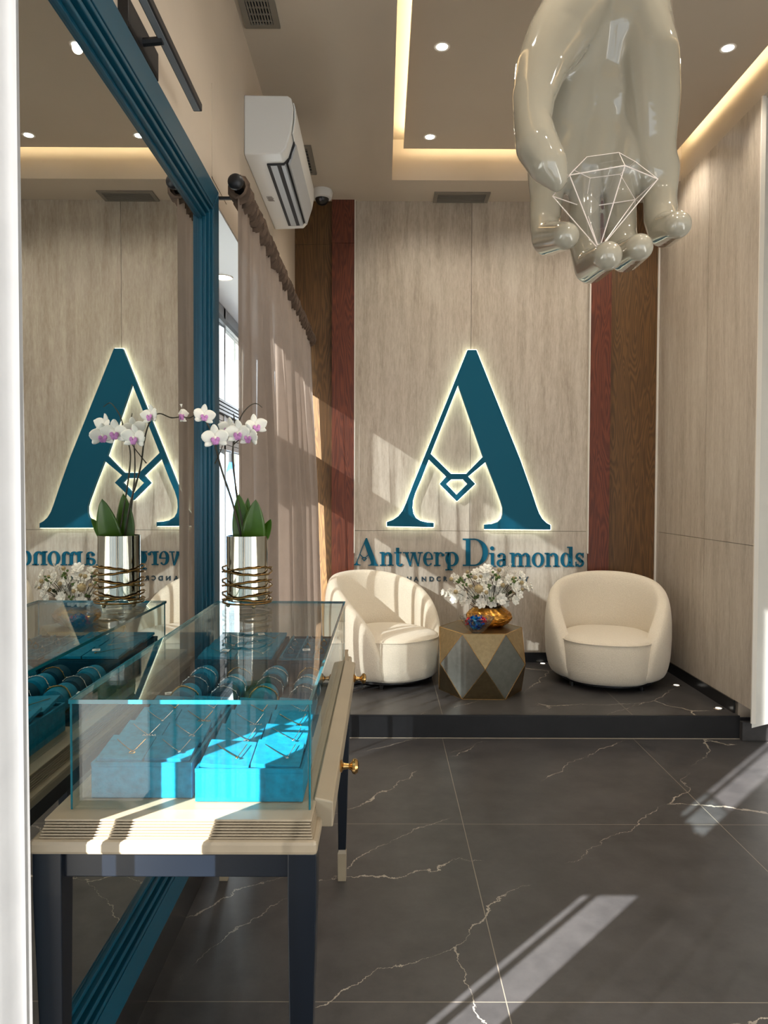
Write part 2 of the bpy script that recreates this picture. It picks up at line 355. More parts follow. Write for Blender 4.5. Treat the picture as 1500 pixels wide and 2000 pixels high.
for xf, i0, i1 in pieces:
    t = frame_ring(XL+.004, xf, i0, i1); me = bpy.data.meshes.new('t'); t.b.to_mesh(me); t.b.free(); mm.b.from_mesh(me); bpy.data.meshes.remove(me)
mm.build('frame', TEAL, mr, bevel=.002)
# ------------------------------------------------------------------ picture light above the mirror
pl = thing('picture_light', 'slim black bar light on an arm above the teal mirror', 'wall light', (XL, 2.15, 2.85))
box('wall_plate', (XL, 2.03, 2.80), (XL+.03, 2.30, 2.885), BLKM, pl, bevel=.003)
MB().tube([(XL+.02, 2.155, 2.832), (-.635, 2.155, 2.838)], .012, 8).build('arm', BLKM, pl, smooth=True)
box('bar', (-.65, 1.74, 2.842), (-.620, 2.56, 2.868), BLKM, pl, bevel=.003)
box('diffuser', (-.645, 1.76, 2.838), (-.626, 2.545, 2.842), M('grey_diffuser', srgb(120, 126, 132), .35), pl)
# ------------------------------------------------------------------ air conditioner
ac = thing('air_conditioner', 'white split air conditioner high on the left wall', 'air conditioner', (XL, 3.86, 3.302))
prof = [(0, 3.587), (.225, 3.584), (.243, 3.572), (.252, 3.532), (.25, 3.472), (.238, 3.392), (.215, 3.317), (.19, 3.29), (0, 3.282)]
y0, y1 = 3.86, 4.95
MB().prism([(XL+d, y0, z) for d, z in prof], (0, y1-y0, 0)).build('body', ACW, ac, bevel=.006, smooth=True)
fpf = [(.253, 3.564), (.262, 3.532), (.262, 3.472), (.249, 3.402), (.243, 3.402), (.254, 3.472), (.254, 3.532), (.247, 3.562)]
MB().prism([(XL+d, y0+.03, z) for d, z in fpf], (0, y1-y0-.06, 0)).build('front_panel', ACW, ac, bevel=.002, smooth=True)
vm = MB()
def slope(y, u, h=.0):    # point on the underside slope, u 0..1 from front to back
    a = Vector((XL+.24, y, 3.39)); b = Vector((XL+.14, y, 3.29)); n = Vector((.707, 0, -.707)); return a.lerp(b, u)+n*h
MB().prism([(XL+.246, y0+.11, 3.402), (XL+.226, y0+.11, 3.317), (XL+.19, y0+.11, 3.281), (XL+.10, y0+.11, 3.278), (XL+.10, y0+.11, 3.286), (XL+.23, y0+.11, 3.392)], (0, y1-y0-.19, 0)).build('air_slot', VDARK, ac)
for a, b in ((.118, .152), (.176, .196)):
    MB().prism([(XL+a, y0+.12, 3.277), (XL+b, y0+.12, 3.277), (XL+b+.006, y0+.12, 3.299), (XL+a-.002, y0+.12, 3.297)], (0, y1-y0-.21, 0)).build('louvre', ACG, ac)
MB().prism([(XL+.212, y0+.12, 3.29), (XL+.250, y0+.12, 3.392), (XL+.256, y0+.12, 3.387), (XL+.222, y0+.12, 3.282)], (0, y1-y0-.21, 0)).build('louvre', ACG, ac)
lb = MB()
for k in range(6):
    lb.box((XL+.03+.006*(k % 2), 4.40+k*.012, 3.28), (XL+.062+.004*(k % 3), 4.405+k*.012, 3.281))
lb.build('label', M('label_print', srgb(120, 110, 108), .6), ac)
# ------------------------------------------------------------------ vents, camera, downlights
def vent(label, x0, y0, x1, y1, slats_y=True, n=9):
    v = thing('air_vent', label, 'vent', ((x0+x1)/2, (y0+y1)/2, ZC-.012), 'ceiling vents'); zt = ZC
    m = MB(); b = .03
    m.box((x0, y0, zt-.012), (x1, y0+b, zt)).box((x0, y1-b, zt-.012), (x1, y1, zt)).box((x0, y0+b, zt-.012), (x0+b, y1-b, zt)).box((x1-b, y0+b, zt-.012), (x1, y1-b, zt)); m.build('frame', VENTM, v)
    box('duct', (x0+b, y0+b, zt-.003), (x1-b, y1-b, zt-.001), VDARK, v)
    s = MB()
    if slats_y:
        for k in range(n): x = x0+b+(x1-x0-2*b)*(k+.5)/n; s.box((x-.003, y0+b, zt-.011), (x+.003, y1-b, zt-.003))
    for k in range(n): y = y0+b+(y1-y0-2*b)*(k+.5)/n; s.box((x0+b, y-.003, zt-.010), (x1-b, y+.003, zt-.003))
    s.build('grille', VENTM, v)
vent('grey ceiling vent at the top edge above the air conditioner', -.70, 3.34, -.525, 3.81, True, 8)
vent('slatted ceiling vent over the big letter A', P(848, 380, 5.9).x, 5.86, P(957, 380, 5.9).x, 6.08, False, 7)
vent('dark ceiling vent partly hidden behind the air conditioner', -.70, 5.09, -.495, 5.54, False, 8)
sc = thing('security_camera', 'white dome security camera in the ceiling corner', 'camera', (P(629, 385, 5.8).x, 5.85, ZC-.1))
cc = Vector((P(629, 385, 5.85).x, 5.85, ZC))
MB().lathe([(.08, 0), (.085, -.02), (.075, -.06), (.055, -.065)], cc, 24).build('housing', ACW, sc, smooth=True)
MB().ball(cc-Vector((0, 0, .06)), .055, u=20, v=12).build('dome', BLACK, sc, smooth=True)
MB().ball(cc-Vector((.01, .045, .085)), .012).build('lens', M('lens', srgb(120, 120, 130), .05), sc, smooth=True)
dl_lab = {(0, 0): 'recessed ceiling spotlight left of the hand sculpture, nearer one', (0, 1): 'recessed ceiling spotlight left of the hand sculpture, over the letter A', (2, 0): 'recessed ceiling spotlight right of the hand sculpture near the glowing cove'}
ZD = 4.082
for i, x in enumerate((.33, 1.12, 1.96)):
    for j, y in enumerate((4.276, 5.345, 2.9, 1.5)):  # last two rows are out of view, added for more light
        lab = dl_lab.get((i, j), 'recessed ceiling spotlight hidden behind the giant hand sculpture' if j < 2 else 'added ceiling spotlight towards the entrance, unseen above the top of the view')
        d = thing('ceiling_spotlight', lab, 'spotlight', (x, y, ZD), 'ceiling spotlights' if (i, j) in dl_lab else 'spotlights behind the hand' if j < 2 else 'added spotlights towards the entrance')
        MB().lathe([(.030, -.001), (.045, -.004), (.047, 0)], (x, y, ZD), 20, cap=False).build('rim', TRIMW, d, smooth=True)
        MB().lathe([(.0, -.0035), (.030, -.0035)], (x, y, ZD), 16, cap=False).build('bulb', BULB, d)
        l = bpy.data.lights.new('spot', 'SPOT'); l.energy = 36; l.color = (1, .9, .76); l.spot_size = R(125); l.spot_blend = .7; l.shadow_soft_size = .03
        lo = bpy.data.objects.new('lamp', l); COL.objects.link(lo); lo.parent = d; lo.location = (0, 0, -.02)
d = thing('recess_spotlight', 'round light in the white top of the window recess', 'spotlight', (-.925, 4.3, 2.782))
MB().lathe([(.045, -.001), (.055, -.006), (.058, 0)], (-.925, 4.3, 2.782), 24, cap=False).build('rim', TRIMW, d, smooth=True)
MB().lathe([(.0, -.003), (.045, -.003)], (-.925, 4.3, 2.782), 20, cap=False).build('bulb', BULB, d)
for k, (px, py, D) in enumerate(((1060, 1296, 6.0), (1321, 1340, 5.33), (1405, 1389, 4.76))):
    p = P(px, py, D); p.x = min(p.x, XR-.06)
    fl = thing('floor_light', ('small round floor spotlight beside the right chair, at the wall', 'small round floor spotlight right of the right chair', 'small round floor spotlight near the platform corner')[k], 'floor light', (p.x, p.y, PH), 'round spotlights set in the platform')
    MB().lathe([(.02, .001), (.028, .004), (.034, 0)], (p.x, p.y, PH), 20, cap=False).build('rim', SILVER, fl, smooth=True)
    MB().lathe([(.0, .002), (.02, .002)], (p.x, p.y, PH), 16, cap=False).build('lens', FLOORLED, fl)
# ------------------------------------------------------------------ curtains
def curtain(fn_x, ya, yb, z0, z1, nf, amp, ny=420, nz=24, seed=1, flare=0):
    rd = random.Random(seed); ph = [rd.uniform(0, 6.28) for _ in range(6)]
    def fn(u, v):
        y = ya+(yb-ya)*u; z = z1+(z0-z1)*v
        a = amp*(.25+.75*min(1, v*2.2)); s = u*nf*2*PI
        off = a*(math.sin(s+ph[0]+.5*math.sin(s*.31+ph[1]))+.35*math.sin(s*2.3+ph[2]+v*1.2)+.3*math.sin(s*.43+ph[3]-v))
        off *= 1-max(u, 1-u)**14
        return (fn_x(u)+off+flare*v*u, y+.02*math.sin(s*.5+v*2+ph[4])*v, z)
    return MB().grid(fn, ny, nz)
XC = -.585
cr = thing('curtain_rod', 'black curtain rod with round end knob over the window', 'curtain rod', (XC, 2.95, 2.77))
MB().tube([(XC, 2.98, 2.77), (XC, 6.04, 2.77)], .014, 12).build('rod', BLKM, cr, smooth=True)
MB().ball((XC, 2.955, 2.77), .032, sc=(1, .7, 1), u=20, v=12).build('finial', BLKM, cr, smooth=True)
for y in (3.12, 5.9):
    MB().tube([(XC, y, 2.77), (XL+.002, y, 2.77)], .008, 8).tube([(XL+.002, y, 2.77), (XL+.012, y, 2.77)], .022, 12).build('bracket', BLKM, cr, smooth=True)
ct = curtain(lambda u: XC+.0, 3.0, 6.02, .16, 2.74, 15, .045, seed=4, flare=.10).build('window_curtain', CURT, None, smooth=True, ang=180)
tag(ct, 'sheer taupe curtain gathered on the black rod at the window', 'curtain')
rf = MB()
def ruf(u, v):
    y = 3.0+3.03*u; s = u*2*PI*120; r = .030+.012*math.sin(s)+.006*math.sin(s*1.7+1)+.006*math.sin(s*.23)
    a = v*2*PI+.5*math.sin(s*.11); return (XC+r*math.cos(a)*.9, y+.008*math.sin(a*2+s*.5), 2.77+r*math.sin(a)*1.15)
rf.grid(ruf, 900, 10); rf.build('gathered_heading', CURTD, ct, smooth=True, ang=60)
nc = curtain(lambda u: -.57+.02*u, -.68, 1.13, .02, 2.85, 16, .022, 260, 16, seed=9).build('entrance_curtain', NCURT, None, smooth=True, ang=180)
tag(nc, 'bright ivory sheer curtain hanging at the left edge of the view', 'curtain')
MB().tube([(-.552, 1.128, .02), (-.552, 1.128, 2.85)], .004, 6).build('hem', NCURT, nc, smooth=True)
# ------------------------------------------------------------------ sign: big letter A, wordmark, tagline
YW = YB
def zoom6(x, y): return (650+x/2.727, 640+y/2.727)
outer = [(718,118),(765,118),(900,455),(1000,705),(1062,880),(1085,950),(1100,990),(1118,1020),(1140,1040),(1160,1051),(1160,1076),(808,1073),(808,1049),(850,1046),(880,1036),(898,1018),(905,995),(905,960),(895,925),(860,830),(815,715),(722,793),(760,832),(662,925),(570,832),(605,793),(512,702),(470,810),(440,880),(428,920),(425,960),(430,990),(444,1014),(470,1030),(505,1038),(538,1040),(538,1063),(287,1058),(287,1036),(320,1024),(348,1005),(372,975),(390,935),(430,830)]
hole1 = [(668,305),(800,688),(712,778),(630,778),(522,672)]
hole2 = [(632,808),(695,808),(718,832),(660,890),(605,832)]
def curve_mesh(loops, D0, D1, name, mat, parent, grow=0, conv=zoom6):
    cu = bpy.data.curves.new(name, 'CURVE'); cu.dimensions = '2D'; cu.fill_mode = 'BOTH'; cu.extrude = (D1-D0)/2; cu.offset = grow
    for L in loops:
        pts = [P(*conv(*q), D0) for q in L]; sp = cu.splines.new('POLY'); sp.points.add(len(pts)-1)
        for a, p in zip(sp.points, pts): a.co = (p.x, p.z, 0, 1)
        sp.use_cyclic_u = True
    o = bpy.data.objects.new('tmp', cu); COL.objects.link(o); dg = bpy.context.evaluated_depsgraph_get()
    me = bpy.data.meshes.new_from_object(o.evaluated_get(dg)); bpy.data.objects.remove(o)
    me.transform(Matrix.Translation((0, (D0+D1)/2, 0)) @ Matrix.Rotation(PI/2, 4, 'X'))
    off = OFF.get(parent.name, Vector()) if parent else Vector(); me.transform(Matrix.Translation(-off)); me.name = name
    me.materials.clear(); me.materials.append(mat); ob = bpy.data.objects.new(name, me); COL.objects.link(ob)
    if parent: ob.parent = parent; OFF[ob.name] = off
    return ob
ap = P(760, 1033, YW)
lg = thing('logo_letter', 'large backlit teal letter A with a diamond crossbar on the stone wall', 'sign', (ap.x, YW-.05, ap.z))
curve_mesh([outer, hole1, hole2], YW-.075, YW-.035, 'letter_face', TEALS, lg)
curve_mesh([outer, hole1, hole2], YW-.034, YW-.022, 'light_backing', HALO, lg, grow=.0025)
class G:
    def __init__(s, D): s.m = MB(); s.D = D; s.t = .012
    def poly(s, pts): s.m.prism([P(x, y, s.D) for x, y in pts], (0, s.t, 0)); return s
    def rect(s, x0, y0, x1, y1): return s.poly([(x0, y0), (x1, y0), (x1, y1), (x0, y1)])
    def arc(s, cx, cy, ro, ri, a0, a1, dx=0, n=18):      # ro=(rx,ry) outer, ri inner, angles in degrees, 0 right, 90 up
        for k in range(n):
            q = []
            for aa, (rx, ry), d in ((k, ro, 0), (k+1, ro, 0), (k+1, ri, dx), (k, ri, dx)):
                a = R(a0+(a1-a0)*aa/n); q.append((cx+d+rx*math.cos(a), cy-ry*math.sin(a)))
            s.poly(q)
        return s
    def disc(s, cx, cy, r): return s.poly([(cx+r*math.cos(k*PI/8), cy+r*math.sin(k*PI/8)) for k in range(16)])
DW = YW-.014
def g_n(x0, x1, b, x, m=0):
    g = G(DW); w = 6.2; s = 2.2; g.rect(x0+3, x, x0+3+w, b).rect(x0, b-s, x0+12, b).poly([(x0-.5, x), (x0+6, x-.5), (x0+6, x+3), (x0-.5, x+2.2)])
    xs = [x1-3-w] if not m else [(x0+x1)/2-w/2, x1-3-w]; pv = x0+3+w-1
    for q in xs:
        g.rect(q, x+7, q+w, b).rect(q-3, b-s, q+w+3, b); c = (pv+q+w)/2; rx = (q+w-pv)/2; g.arc(c, x+8, (rx, 8), (max(.5, rx-w*.95), 5.2), 0, 165, -1); pv = q+w-1
    return g
def g_A(x0, x1, b, t):
    g = G(DW)
    f = lambda X, Y: (x0+(X-287)/(1160-287)*(x1-x0), t+(Y-118)/(1076-118)*(b-t))
    return ('curve', [[f(*q) for q in L] for L in (outer, hole1, hole2)])
def g_t(x0, x1, b, x, t): g = G(DW); return g.rect(x0+4, t, x0+10.5, b-5).rect(x0, x, x1-3, x+2.2).arc(x0+10.8, b-6, (6.8, 6.5), (2.2, 4), 180, 345)
def g_w(x0, x1, b, x):
    g = G(DW); W = x1-x0; m = x0+W*.5
    g.rect(x0, x, x0+12, x+2.2).rect(m-5, x, m+6, x+2.2).rect(x1-10, x, x1, x+2.2)
    g.poly([(x0+3, x), (x0+9.5, x), (x0+W*.34+2.5, b), (x0+W*.34-.5, b)]).poly([(m-1, x), (m+1.5, x), (x0+W*.34+2.2, b), (x0+W*.34, b)])
    g.poly([(m-2, x), (m+5, x), (x0+W*.76+1.5, b), (x0+W*.76-1.5, b)]).poly([(x1-6, x), (x1-3.5, x), (x0+W*.76+1.5, b), (x0+W*.76, b)]); return g
def g_e(x0, x1, b, x): g = G(DW); cy = (b+x)/2; rx = (x1-x0)/2; ry = (b-x)/2+.6; cx = (x0+x1)/2; g.arc(cx, cy, (rx, ry), (rx-5, ry-2), 0, 318, 1.2, 30); return g.rect(x0+4, cy-1, x1-.5, cy+1.2)
def g_r(x0, x1, b, x): g = G(DW); g.rect(x0+3, x, x0+9.2, b).rect(x0, b-2.2, x0+13, b).rect(x0-.5, x, x0+6, x+2.4).arc(x0+13, x+8, (6, 8), (3, 5.5), 30, 175); return g.disc(x1-3, x+5.5, 3)
def g_p(x0, x1, b, x, d): g = G(DW); g.rect(x0+4, x, x0+10.4, d).rect(x0, d-2.2, x0+14, d).rect(x0-.5, x, x0+6, x+2.4); cx = x0+14; return g.arc(cx-1, (b+x)/2, (x1-cx+1, (b-x)/2+.6), (x1-cx-5, (b-x)/2-1.8), -180, 180, -.8, 28)
def g_D(x0, x1, b, t): g = G(DW); g.rect(x0+6, t, x0+15, b).rect(x0, t, x0+24, t+2.6).rect(x0, b-2.6, x0+24, b); cx = x0+22; return g.arc(cx, (b+t)/2, (x1-cx, (b-t)/2), (x1-cx-10.5, (b-t)/2-2.6), -90, 90, 0, 26)
def g_i(x0, x1, b, x, t): g = G(DW); return g.rect(x0+4, x, x0+10.2, b).rect(x0, b-2.2, x1, b).rect(x0, x, x0+6, x+2.3).disc((x0+x1)/2-.4, t+4, 4)
def g_a(x0, x1, b, x): g = G(DW); g.rect(x1-9, x+7, x1-3, b-1).arc(x1-11, x+8, (8.2, 8), (3, 5.6), 0, 165).disc(x0+4.5, x+6, 3).arc(x0+8, b-7, (8, 7.4), (3.2, 4.8), 60, 330).rect(x0+9, b-15, x1-5, b-12.4).rect(x1-5, b-2.6, x1+.5, b); return g
def g_o(x0, x1, b, x): g = G(DW); cx = (x0+x1)/2; return g.arc(cx, (b+x)/2, ((x1-x0)/2, (b-x)/2+.8), ((x1-x0)/2-6.2, (b-x)/2-1.6), 0, 360, 0, 36)
def g_d(x0, x1, b, x, t): g = G(DW); g.rect(x1-9.6, t, x1-3.2, b).rect(x1-13.5, t, x1-7, t+2.3).rect(x1-7, b-2.3, x1, b); return g.arc(x0+10, (b+x)/2, (10, (b-x)/2+.6), (4.2, (b-x)/2-1.8), -180, 180, .8, 28)
def g_s(x0, x1, b, x):
    g = G(DW); cx = (x0+x1)/2; h = b-x
    g.arc(cx, x+h*.27, (8, h*.29), (3.6, h*.17), 20, 250, -.3).arc(cx, b-h*.27, (8.4, h*.29), (3.8, h*.17), -160, 70, .3).poly([(cx-6.5, x+h*.36), (cx-1, x+h*.30), (cx+7, x+h*.62), (cx+1, x+h*.72)])
    return g.rect(x1-3.4, x, x1-1.6, x+h*.34).rect(x0+1, b-h*.36, x0+2.8, b)
b1, x1_, b2, x2_ = 1105, 1078.5, 1107, 1080
WL = [('A', g_A(690.6, 738.6, b1, 1051), 'capital letter A that starts the wall lettering'), ('n', g_n(742, 769, b1, x1_), 'letter n after the first capital A'), ('t', g_t(769.5, 787.4, b1+1, x1_, 1070), 'letter t in the first word'),
 ('w', g_w(787, 826, b1+1, x1_), 'letter w in the first word'), ('e', g_e(826.5, 846, b1, x1_), 'letter e in the first word'), ('r', g_r(847.5, 868, b1+.5, x1_), 'letter r in the first word'), ('p', g_p(870, 896, b1+.5, x1_, 1114), 'letter p ending the first word'),
 ('D', g_D(904, 953.3, 1105.5, 1052), 'tall capital letter D starting the second word'), ('i', g_i(955, 968.7, b2, x2_, 1067), 'dotted letter i after the capital D'), ('a', g_a(970, 991, b2, x2_), 'letter a after the dotted i, above the bouquet'),
 ('m', g_n(996, 1038, b2, x2_, 1), 'wide letter m in the second word'), ('o', g_o(1039, 1063, b2, x2_), 'letter o in the second word'), ('n', g_n(1064.5, 1093, b2, x2_), 'letter n between o and d in the second word'), ('d', g_d(1095, 1121.7, b2, x2_, 1068), 'letter d in the second word'), ('s', g_s(1123.3, 1142, b2, x2_), 'letter s ending the second word by the wood strip')]
for ch, g, lab in WL:
    if isinstance(g, tuple): o = curve_mesh(g[1], DW, DW+.012, 'sign_letter', TEALS, None, conv=lambda x, y: (x, y))
    else: o = g.m.build('sign_letter', TEALS)
    tag(o, 'dark teal serif '+lab, 'letter', 'serif letters of the shop name')
txt = 'HANDCRAFTED JEWELRY'; adv = {'H': 14, 'A': 14, 'N': 15, 'D': 14, 'C': 13.5, 'R': 13.2, 'F': 11.5, 'T': 12, 'E': 11.5, ' ': 8, 'J': 9.5, 'W': 17, 'L': 10.5, 'Y': 12}
x = 794.5; tot = sum(adv[c] for c in txt); sc_ = (1036-794)/tot; seen = {}
for i, ch in enumerate(txt):
    if ch != ' ':
        fc = bpy.data.curves.new('f', 'FONT'); fc.body = ch; fc.size = .052*1.02; fc.extrude = .003; fc.offset = .0012
        o = bpy.data.objects.new('tmp', fc); COL.objects.link(o); dg = bpy.context.evaluated_depsgraph_get(); me = bpy.data.meshes.new_from_object(o.evaluated_get(dg)); bpy.data.objects.remove(o)
        p = P(x, 1135, YW-.006); me.transform(Matrix.Translation(p) @ Matrix.Rotation(PI/2, 4, 'X')); me.materials.clear(); me.materials.append(NAVYT)
        o = bpy.data.objects.new('tagline_letter', me); COL.objects.link(o)
        seen[ch] = seen.get(ch, 0)+1; nth = ('', 'first ', 'second ', 'third ', 'fourth ')[seen[ch]] if txt.count(ch) > 1 else 'only '
        tag(o, 'small dark sans letter %s, the %s%s in the tagline under the shop name' % (ch, nth, ch), 'letter', 'small tagline letters')
    x += adv[ch]*sc_
# ------------------------------------------------------------------ display table
tb_ = thing('display_table', 'long dark table with champagne ribbed top under the glass case', 'table', (-.385, 2.2, 0))
tx0, tx1, ty0, ty1 = -.664, -.1205, 1.37, 2.94
MB().box((tx0, ty0, .862), (tx1, ty1, .889)).build('table_top', CHAMP, tb_, bevel=.007)
ribs = MB()
for k in range(6): ribs.box((tx0+.016+.0015*k, ty0+.010+.0018*k, .8895+k*.0048), (tx1-.010-.001*k, ty1-.03, .8924+k*.0048))
ribs.box((tx0+.034, ty0+.032, .885), (tx1-.018, ty1-.04, .917)); ribs.build('ribbed_plinth', CHAMP, tb_, bevel=.0008)
MB().box((tx0+.022, ty0+.020, .9178), (tx1-.012, ty1-.03, .922)).build('plinth_cap', CHAMP, tb_, bevel=.0015)
ap_ = MB().box((tx0+.05, ty0+.022, .81), (tx1-.05, ty0+.042, .862)).box((tx0+.05, ty1-.06, .81), (tx1-.05, ty1-.04, .862)).box((tx0+.02, ty0+.05, .81), (tx0+.04, ty1-.05, .862)).box((tx1-.035, ty0+.05, .81), (tx1-.018, ty1-.05, .862))
ap_.build('apron', NAVY, tb_, bevel=.002)
def leg(x0, x1, y0, y1, inx, iny):
    fx0 = x0+(0 if inx < 0 else .0); T = .862; Bt = .125; w = .030
    # top square, tapered to a smaller foot towards the inside
    cx = (x0+x1)/2+inx*.006; cy = (y0+y1)/2+iny*.004
    m = MB(); top = [(x0, y0, T), (x1, y0, T), (x1, y1, T), (x0, y1, T)]; mid = [(x0, y0, .78), (x1, y0, .78), (x1, y1, .78), (x0, y1, .78)]; bot = [(cx-w/2, cy-w/2, Bt), (cx+w/2, cy-w/2, Bt), (cx+w/2, cy+w/2, Bt), (cx-w/2, cy+w/2, Bt)]
    V = [[m.b.verts.new(p) for p in r] for r in (top, mid, bot)]
    for A, B in zip(V, V[1:]):
        for k in range(4): m.b.faces.new((A[k], A[(k+1) % 4], B[(k+1) % 4], B[k]))
    m.b.faces.new(V[0]); m.b.faces.new(V[2][::-1])
    l = m.build('leg', NAVY, tb_, bevel=.002)
    q = MB(); s = .034
    q.lathe([(w*.6, Bt), (s*.72, .11), (s*.66, .0)], (cx, cy, 0), 4, Matrix.Rotation(PI/4, 3, 'Z')); q.build('brass_foot', CHAMP, l)
leg(tx0+.004, tx0+.059, ty0+.008, ty0+.06, 1, 1); leg(tx1-.057, tx1-.002, ty0+.008, ty0+.06, -1, 1)
leg(tx0+.004, tx0+.059, ty1-.055, ty1-.003, 1, -1); leg(tx1-.057, tx1-.002, ty1-.055, ty1-.003, -1, -1)
dr = MB().prism([(-.136, 1.478, .928), (-.098, 1.478, .920), (-.098, 1.478, .868), (-.136, 1.478, .868)], (0, 1.22, 0)).build('drawer_front', CHAMP, tb_, bevel=.003)
dro = box('drawer_side', (-.20, 1.50, .872), (-.136, 2.68, .90), M('dark_drawer', srgb(50, 42, 34), .6), tb_)
for D in (1.73, 2.55):
    MB().lathe([(.013, 0), (.015, .004), (.008, .008), (.006, .02), (.010, .026), (.017, .030), (.0185, .036), (.014, .042), (.004, .044)], (-.098, D, .898), 20, Matrix.Rotation(PI/2, 3, 'Y')).build('knob', BRASS, dr, smooth=True)
# ------------------------------------------------------------------ glass case
gx0, gx1, gy0, gy1, gz0, gz1 = -.608, -.141, 1.438, 2.73, .922, 1.139; T = .008
gc = thing('glass_case', 'long glass display case on the table', 'display case', ((gx0+gx1)/2, (gy0+gy1)/2, gz0))
for nm, a, b in (('front_pane', (gx0, gy0, gz0), (gx1, gy0, gz1-T)), ('back_pane', (gx0, gy1, gz0), (gx1, gy1, gz1-T)), ('side_pane', (gx0, gy0, gz0), (gx0, gy1, gz1-T)), ('side_pane', (gx1, gy0, gz0), (gx1, gy1, gz1-T)), ('top_pane', (gx0, gy0, gz1), (gx1, gy1, gz1))):
    a = list(a); b = list(b)
    for i in range(3):
        if a[i] == b[i]: a[i] -= T/2; b[i] += T/2
    if nm == 'top_pane': a[2] = gz1-T; b[2] = gz1
    m = MB()   # pane faces as clear glass, its cut edge a teal strip
    m.box(a, b); pane = m.build(nm, GLASS, gc)
ed = MB(); h = .0045
for x in (gx0, gx1):
    ed.box((x-h, gy0-h, gz1-T), (x+h, gy1+h, gz1-T+.0005))
    for y in (gy0, gy1): ed.box((x-.002, y-.004, gz0), (x+.002, y-.0035, gz1-T))
ed.box((gx0-h, gy0-h-.0006, gz1-T), (gx1+h, gy0-h, gz1+.0004)).box((gx0-h-.0006, gy0, gz1-T), (gx0-h, gy1+h, gz1+.0004)).box((gx1+h, gy0, gz1-T), (gx1+h+.0006, gy1+h, gz1+.0004)).box((gx0-h, gy1+h, gz1-T), (gx1+h, gy1+h+.0006, gz1+.0004))
ed.build('polished_edges', GEDGE, gc)
# ------------------------------------------------------------------ trays and jewellery
def tray(name, label, x0, x1, y0, y1, h, lip=.008, mat=VELV):
    t = thing(name, label, 'tray', ((x0+x1)/2, (y0+y1)/2, gz0), 'velvet trays in the glass case')
    MB().box((x0, y0, gz0+.001), (x1, y1, gz0+h)).build('body', mat, t, bevel=.002)
    m = MB(); a = .006; z = gz0+h
    m.box((x0, y0, z), (x0+a, y1, z+lip)).box((x1-a, y0, z), (x1, y1, z+lip)).box((x0+a, y0, z), (x1-a, y0+a, z+lip)).box((x0+a, y1-a, z), (x1-a, y1, z+lip)); m.build('rim', mat, t)
    return t
rows = ['front', 'second', 'third', 'back']; colsn = ['left', 'right']
def necklace(p, tilt, wdt, dep, label, kind, gold):
    n = thing('necklace', label, 'necklace', p, 'necklaces on the velvet pads')
    M3 = Matrix.Rotation(tilt, 3, 'X'); c = MB(); pts = []
    for k in range(17):
        u = k/16*2-1; pts.append(Vector(p)+M3 @ Vector((u*wdt/2+dep*.4*(1-abs(u)), -dep*.5+dep*(abs(u)**1.15), .0022)))
    c.tube(pts, .0009, 5); c.build('chain', gold, n, smooth=True)
    q = Vector(p)+M3 @ Vector((dep*.4, -dep*.5-.003, .003)); pd = MB()
    if kind == 0: pd.ball(q, .0035, (1, 1, .6), u=8, v=6)
    elif kind == 1: pd.tube([q+M3 @ Vector((.006*math.cos(a*PI/6), .004*math.sin(a*PI/6)-.003, 0)) for a in range(12)], .0010, 5, True)
    else:
        for k in range(5): pd.tube([q+M3 @ Vector((-.012+.006*k, -.004, 0)), q+M3 @ Vector((-.010+.006*k, .004, 0)), q+M3 @ Vector((-.007+.006*k, -.004, 0))], .0009, 5)
    pd.build('pendant', gold, n, smooth=True)
def pads(tname, x0, x1, y0, y1, z, nx, ny, twist, tilt=R(9)):
    dx, dy = (x1-x0-.012)/nx, (y1-y0-.012)/ny
    for j in range(ny):
        for i in range(nx):
            cx, cy = x0+.006+dx*(i+.5), y0+.006+dy*(j+.5)
            where = '%s tray, %s row, %s column' % (tname, rows[j] if ny > 2 or j == 0 else 'back', colsn[i])
            pz = z+.016
            M3 = Matrix.Rotation(tilt, 3, 'X') @ Matrix.Rotation(twist, 3, 'Y')
            m = MB().box((cx-dx/2+.002, cy-dy/2+.003, pz-.006), (cx+dx/2-.002, cy+dy/2-.003, pz+.003), M3)
            tag(m.build('velvet_pad', VELV, bevel=.001), 'teal velvet pad in the '+where, 'pad', 'velvet necklace pads')
            necklace((cx, cy, pz+.004), tilt, dx*.62, dy*.5, 'fine necklace on the pad in the '+where, (0, 1, 2, 0)[(i*3+j+(tname == 'left')) % 4], SILVER if (i+j) % 3 else BRASS)
tray('jewellery_tray', 'teal velvet necklace tray at the front left of the case', -.590, -.385, 1.485, 1.91, .066)
tray('jewellery_tray', 'teal velvet necklace tray at the front right, brightly sunlit', -.375, -.158, 1.468, 1.91, .060)
pads('left', -.590, -.385, 1.485, 1.91, gz0+.068, 2, 4, R(3)); pads('right', -.375, -.158, 1.468, 1.91, gz0+.062, 2, 4, R(4))
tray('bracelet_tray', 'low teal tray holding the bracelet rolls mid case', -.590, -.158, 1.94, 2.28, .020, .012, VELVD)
cols4 = ['far left', 'middle left', 'middle right', 'far right']; rr3 = ['near', 'middle', 'far']
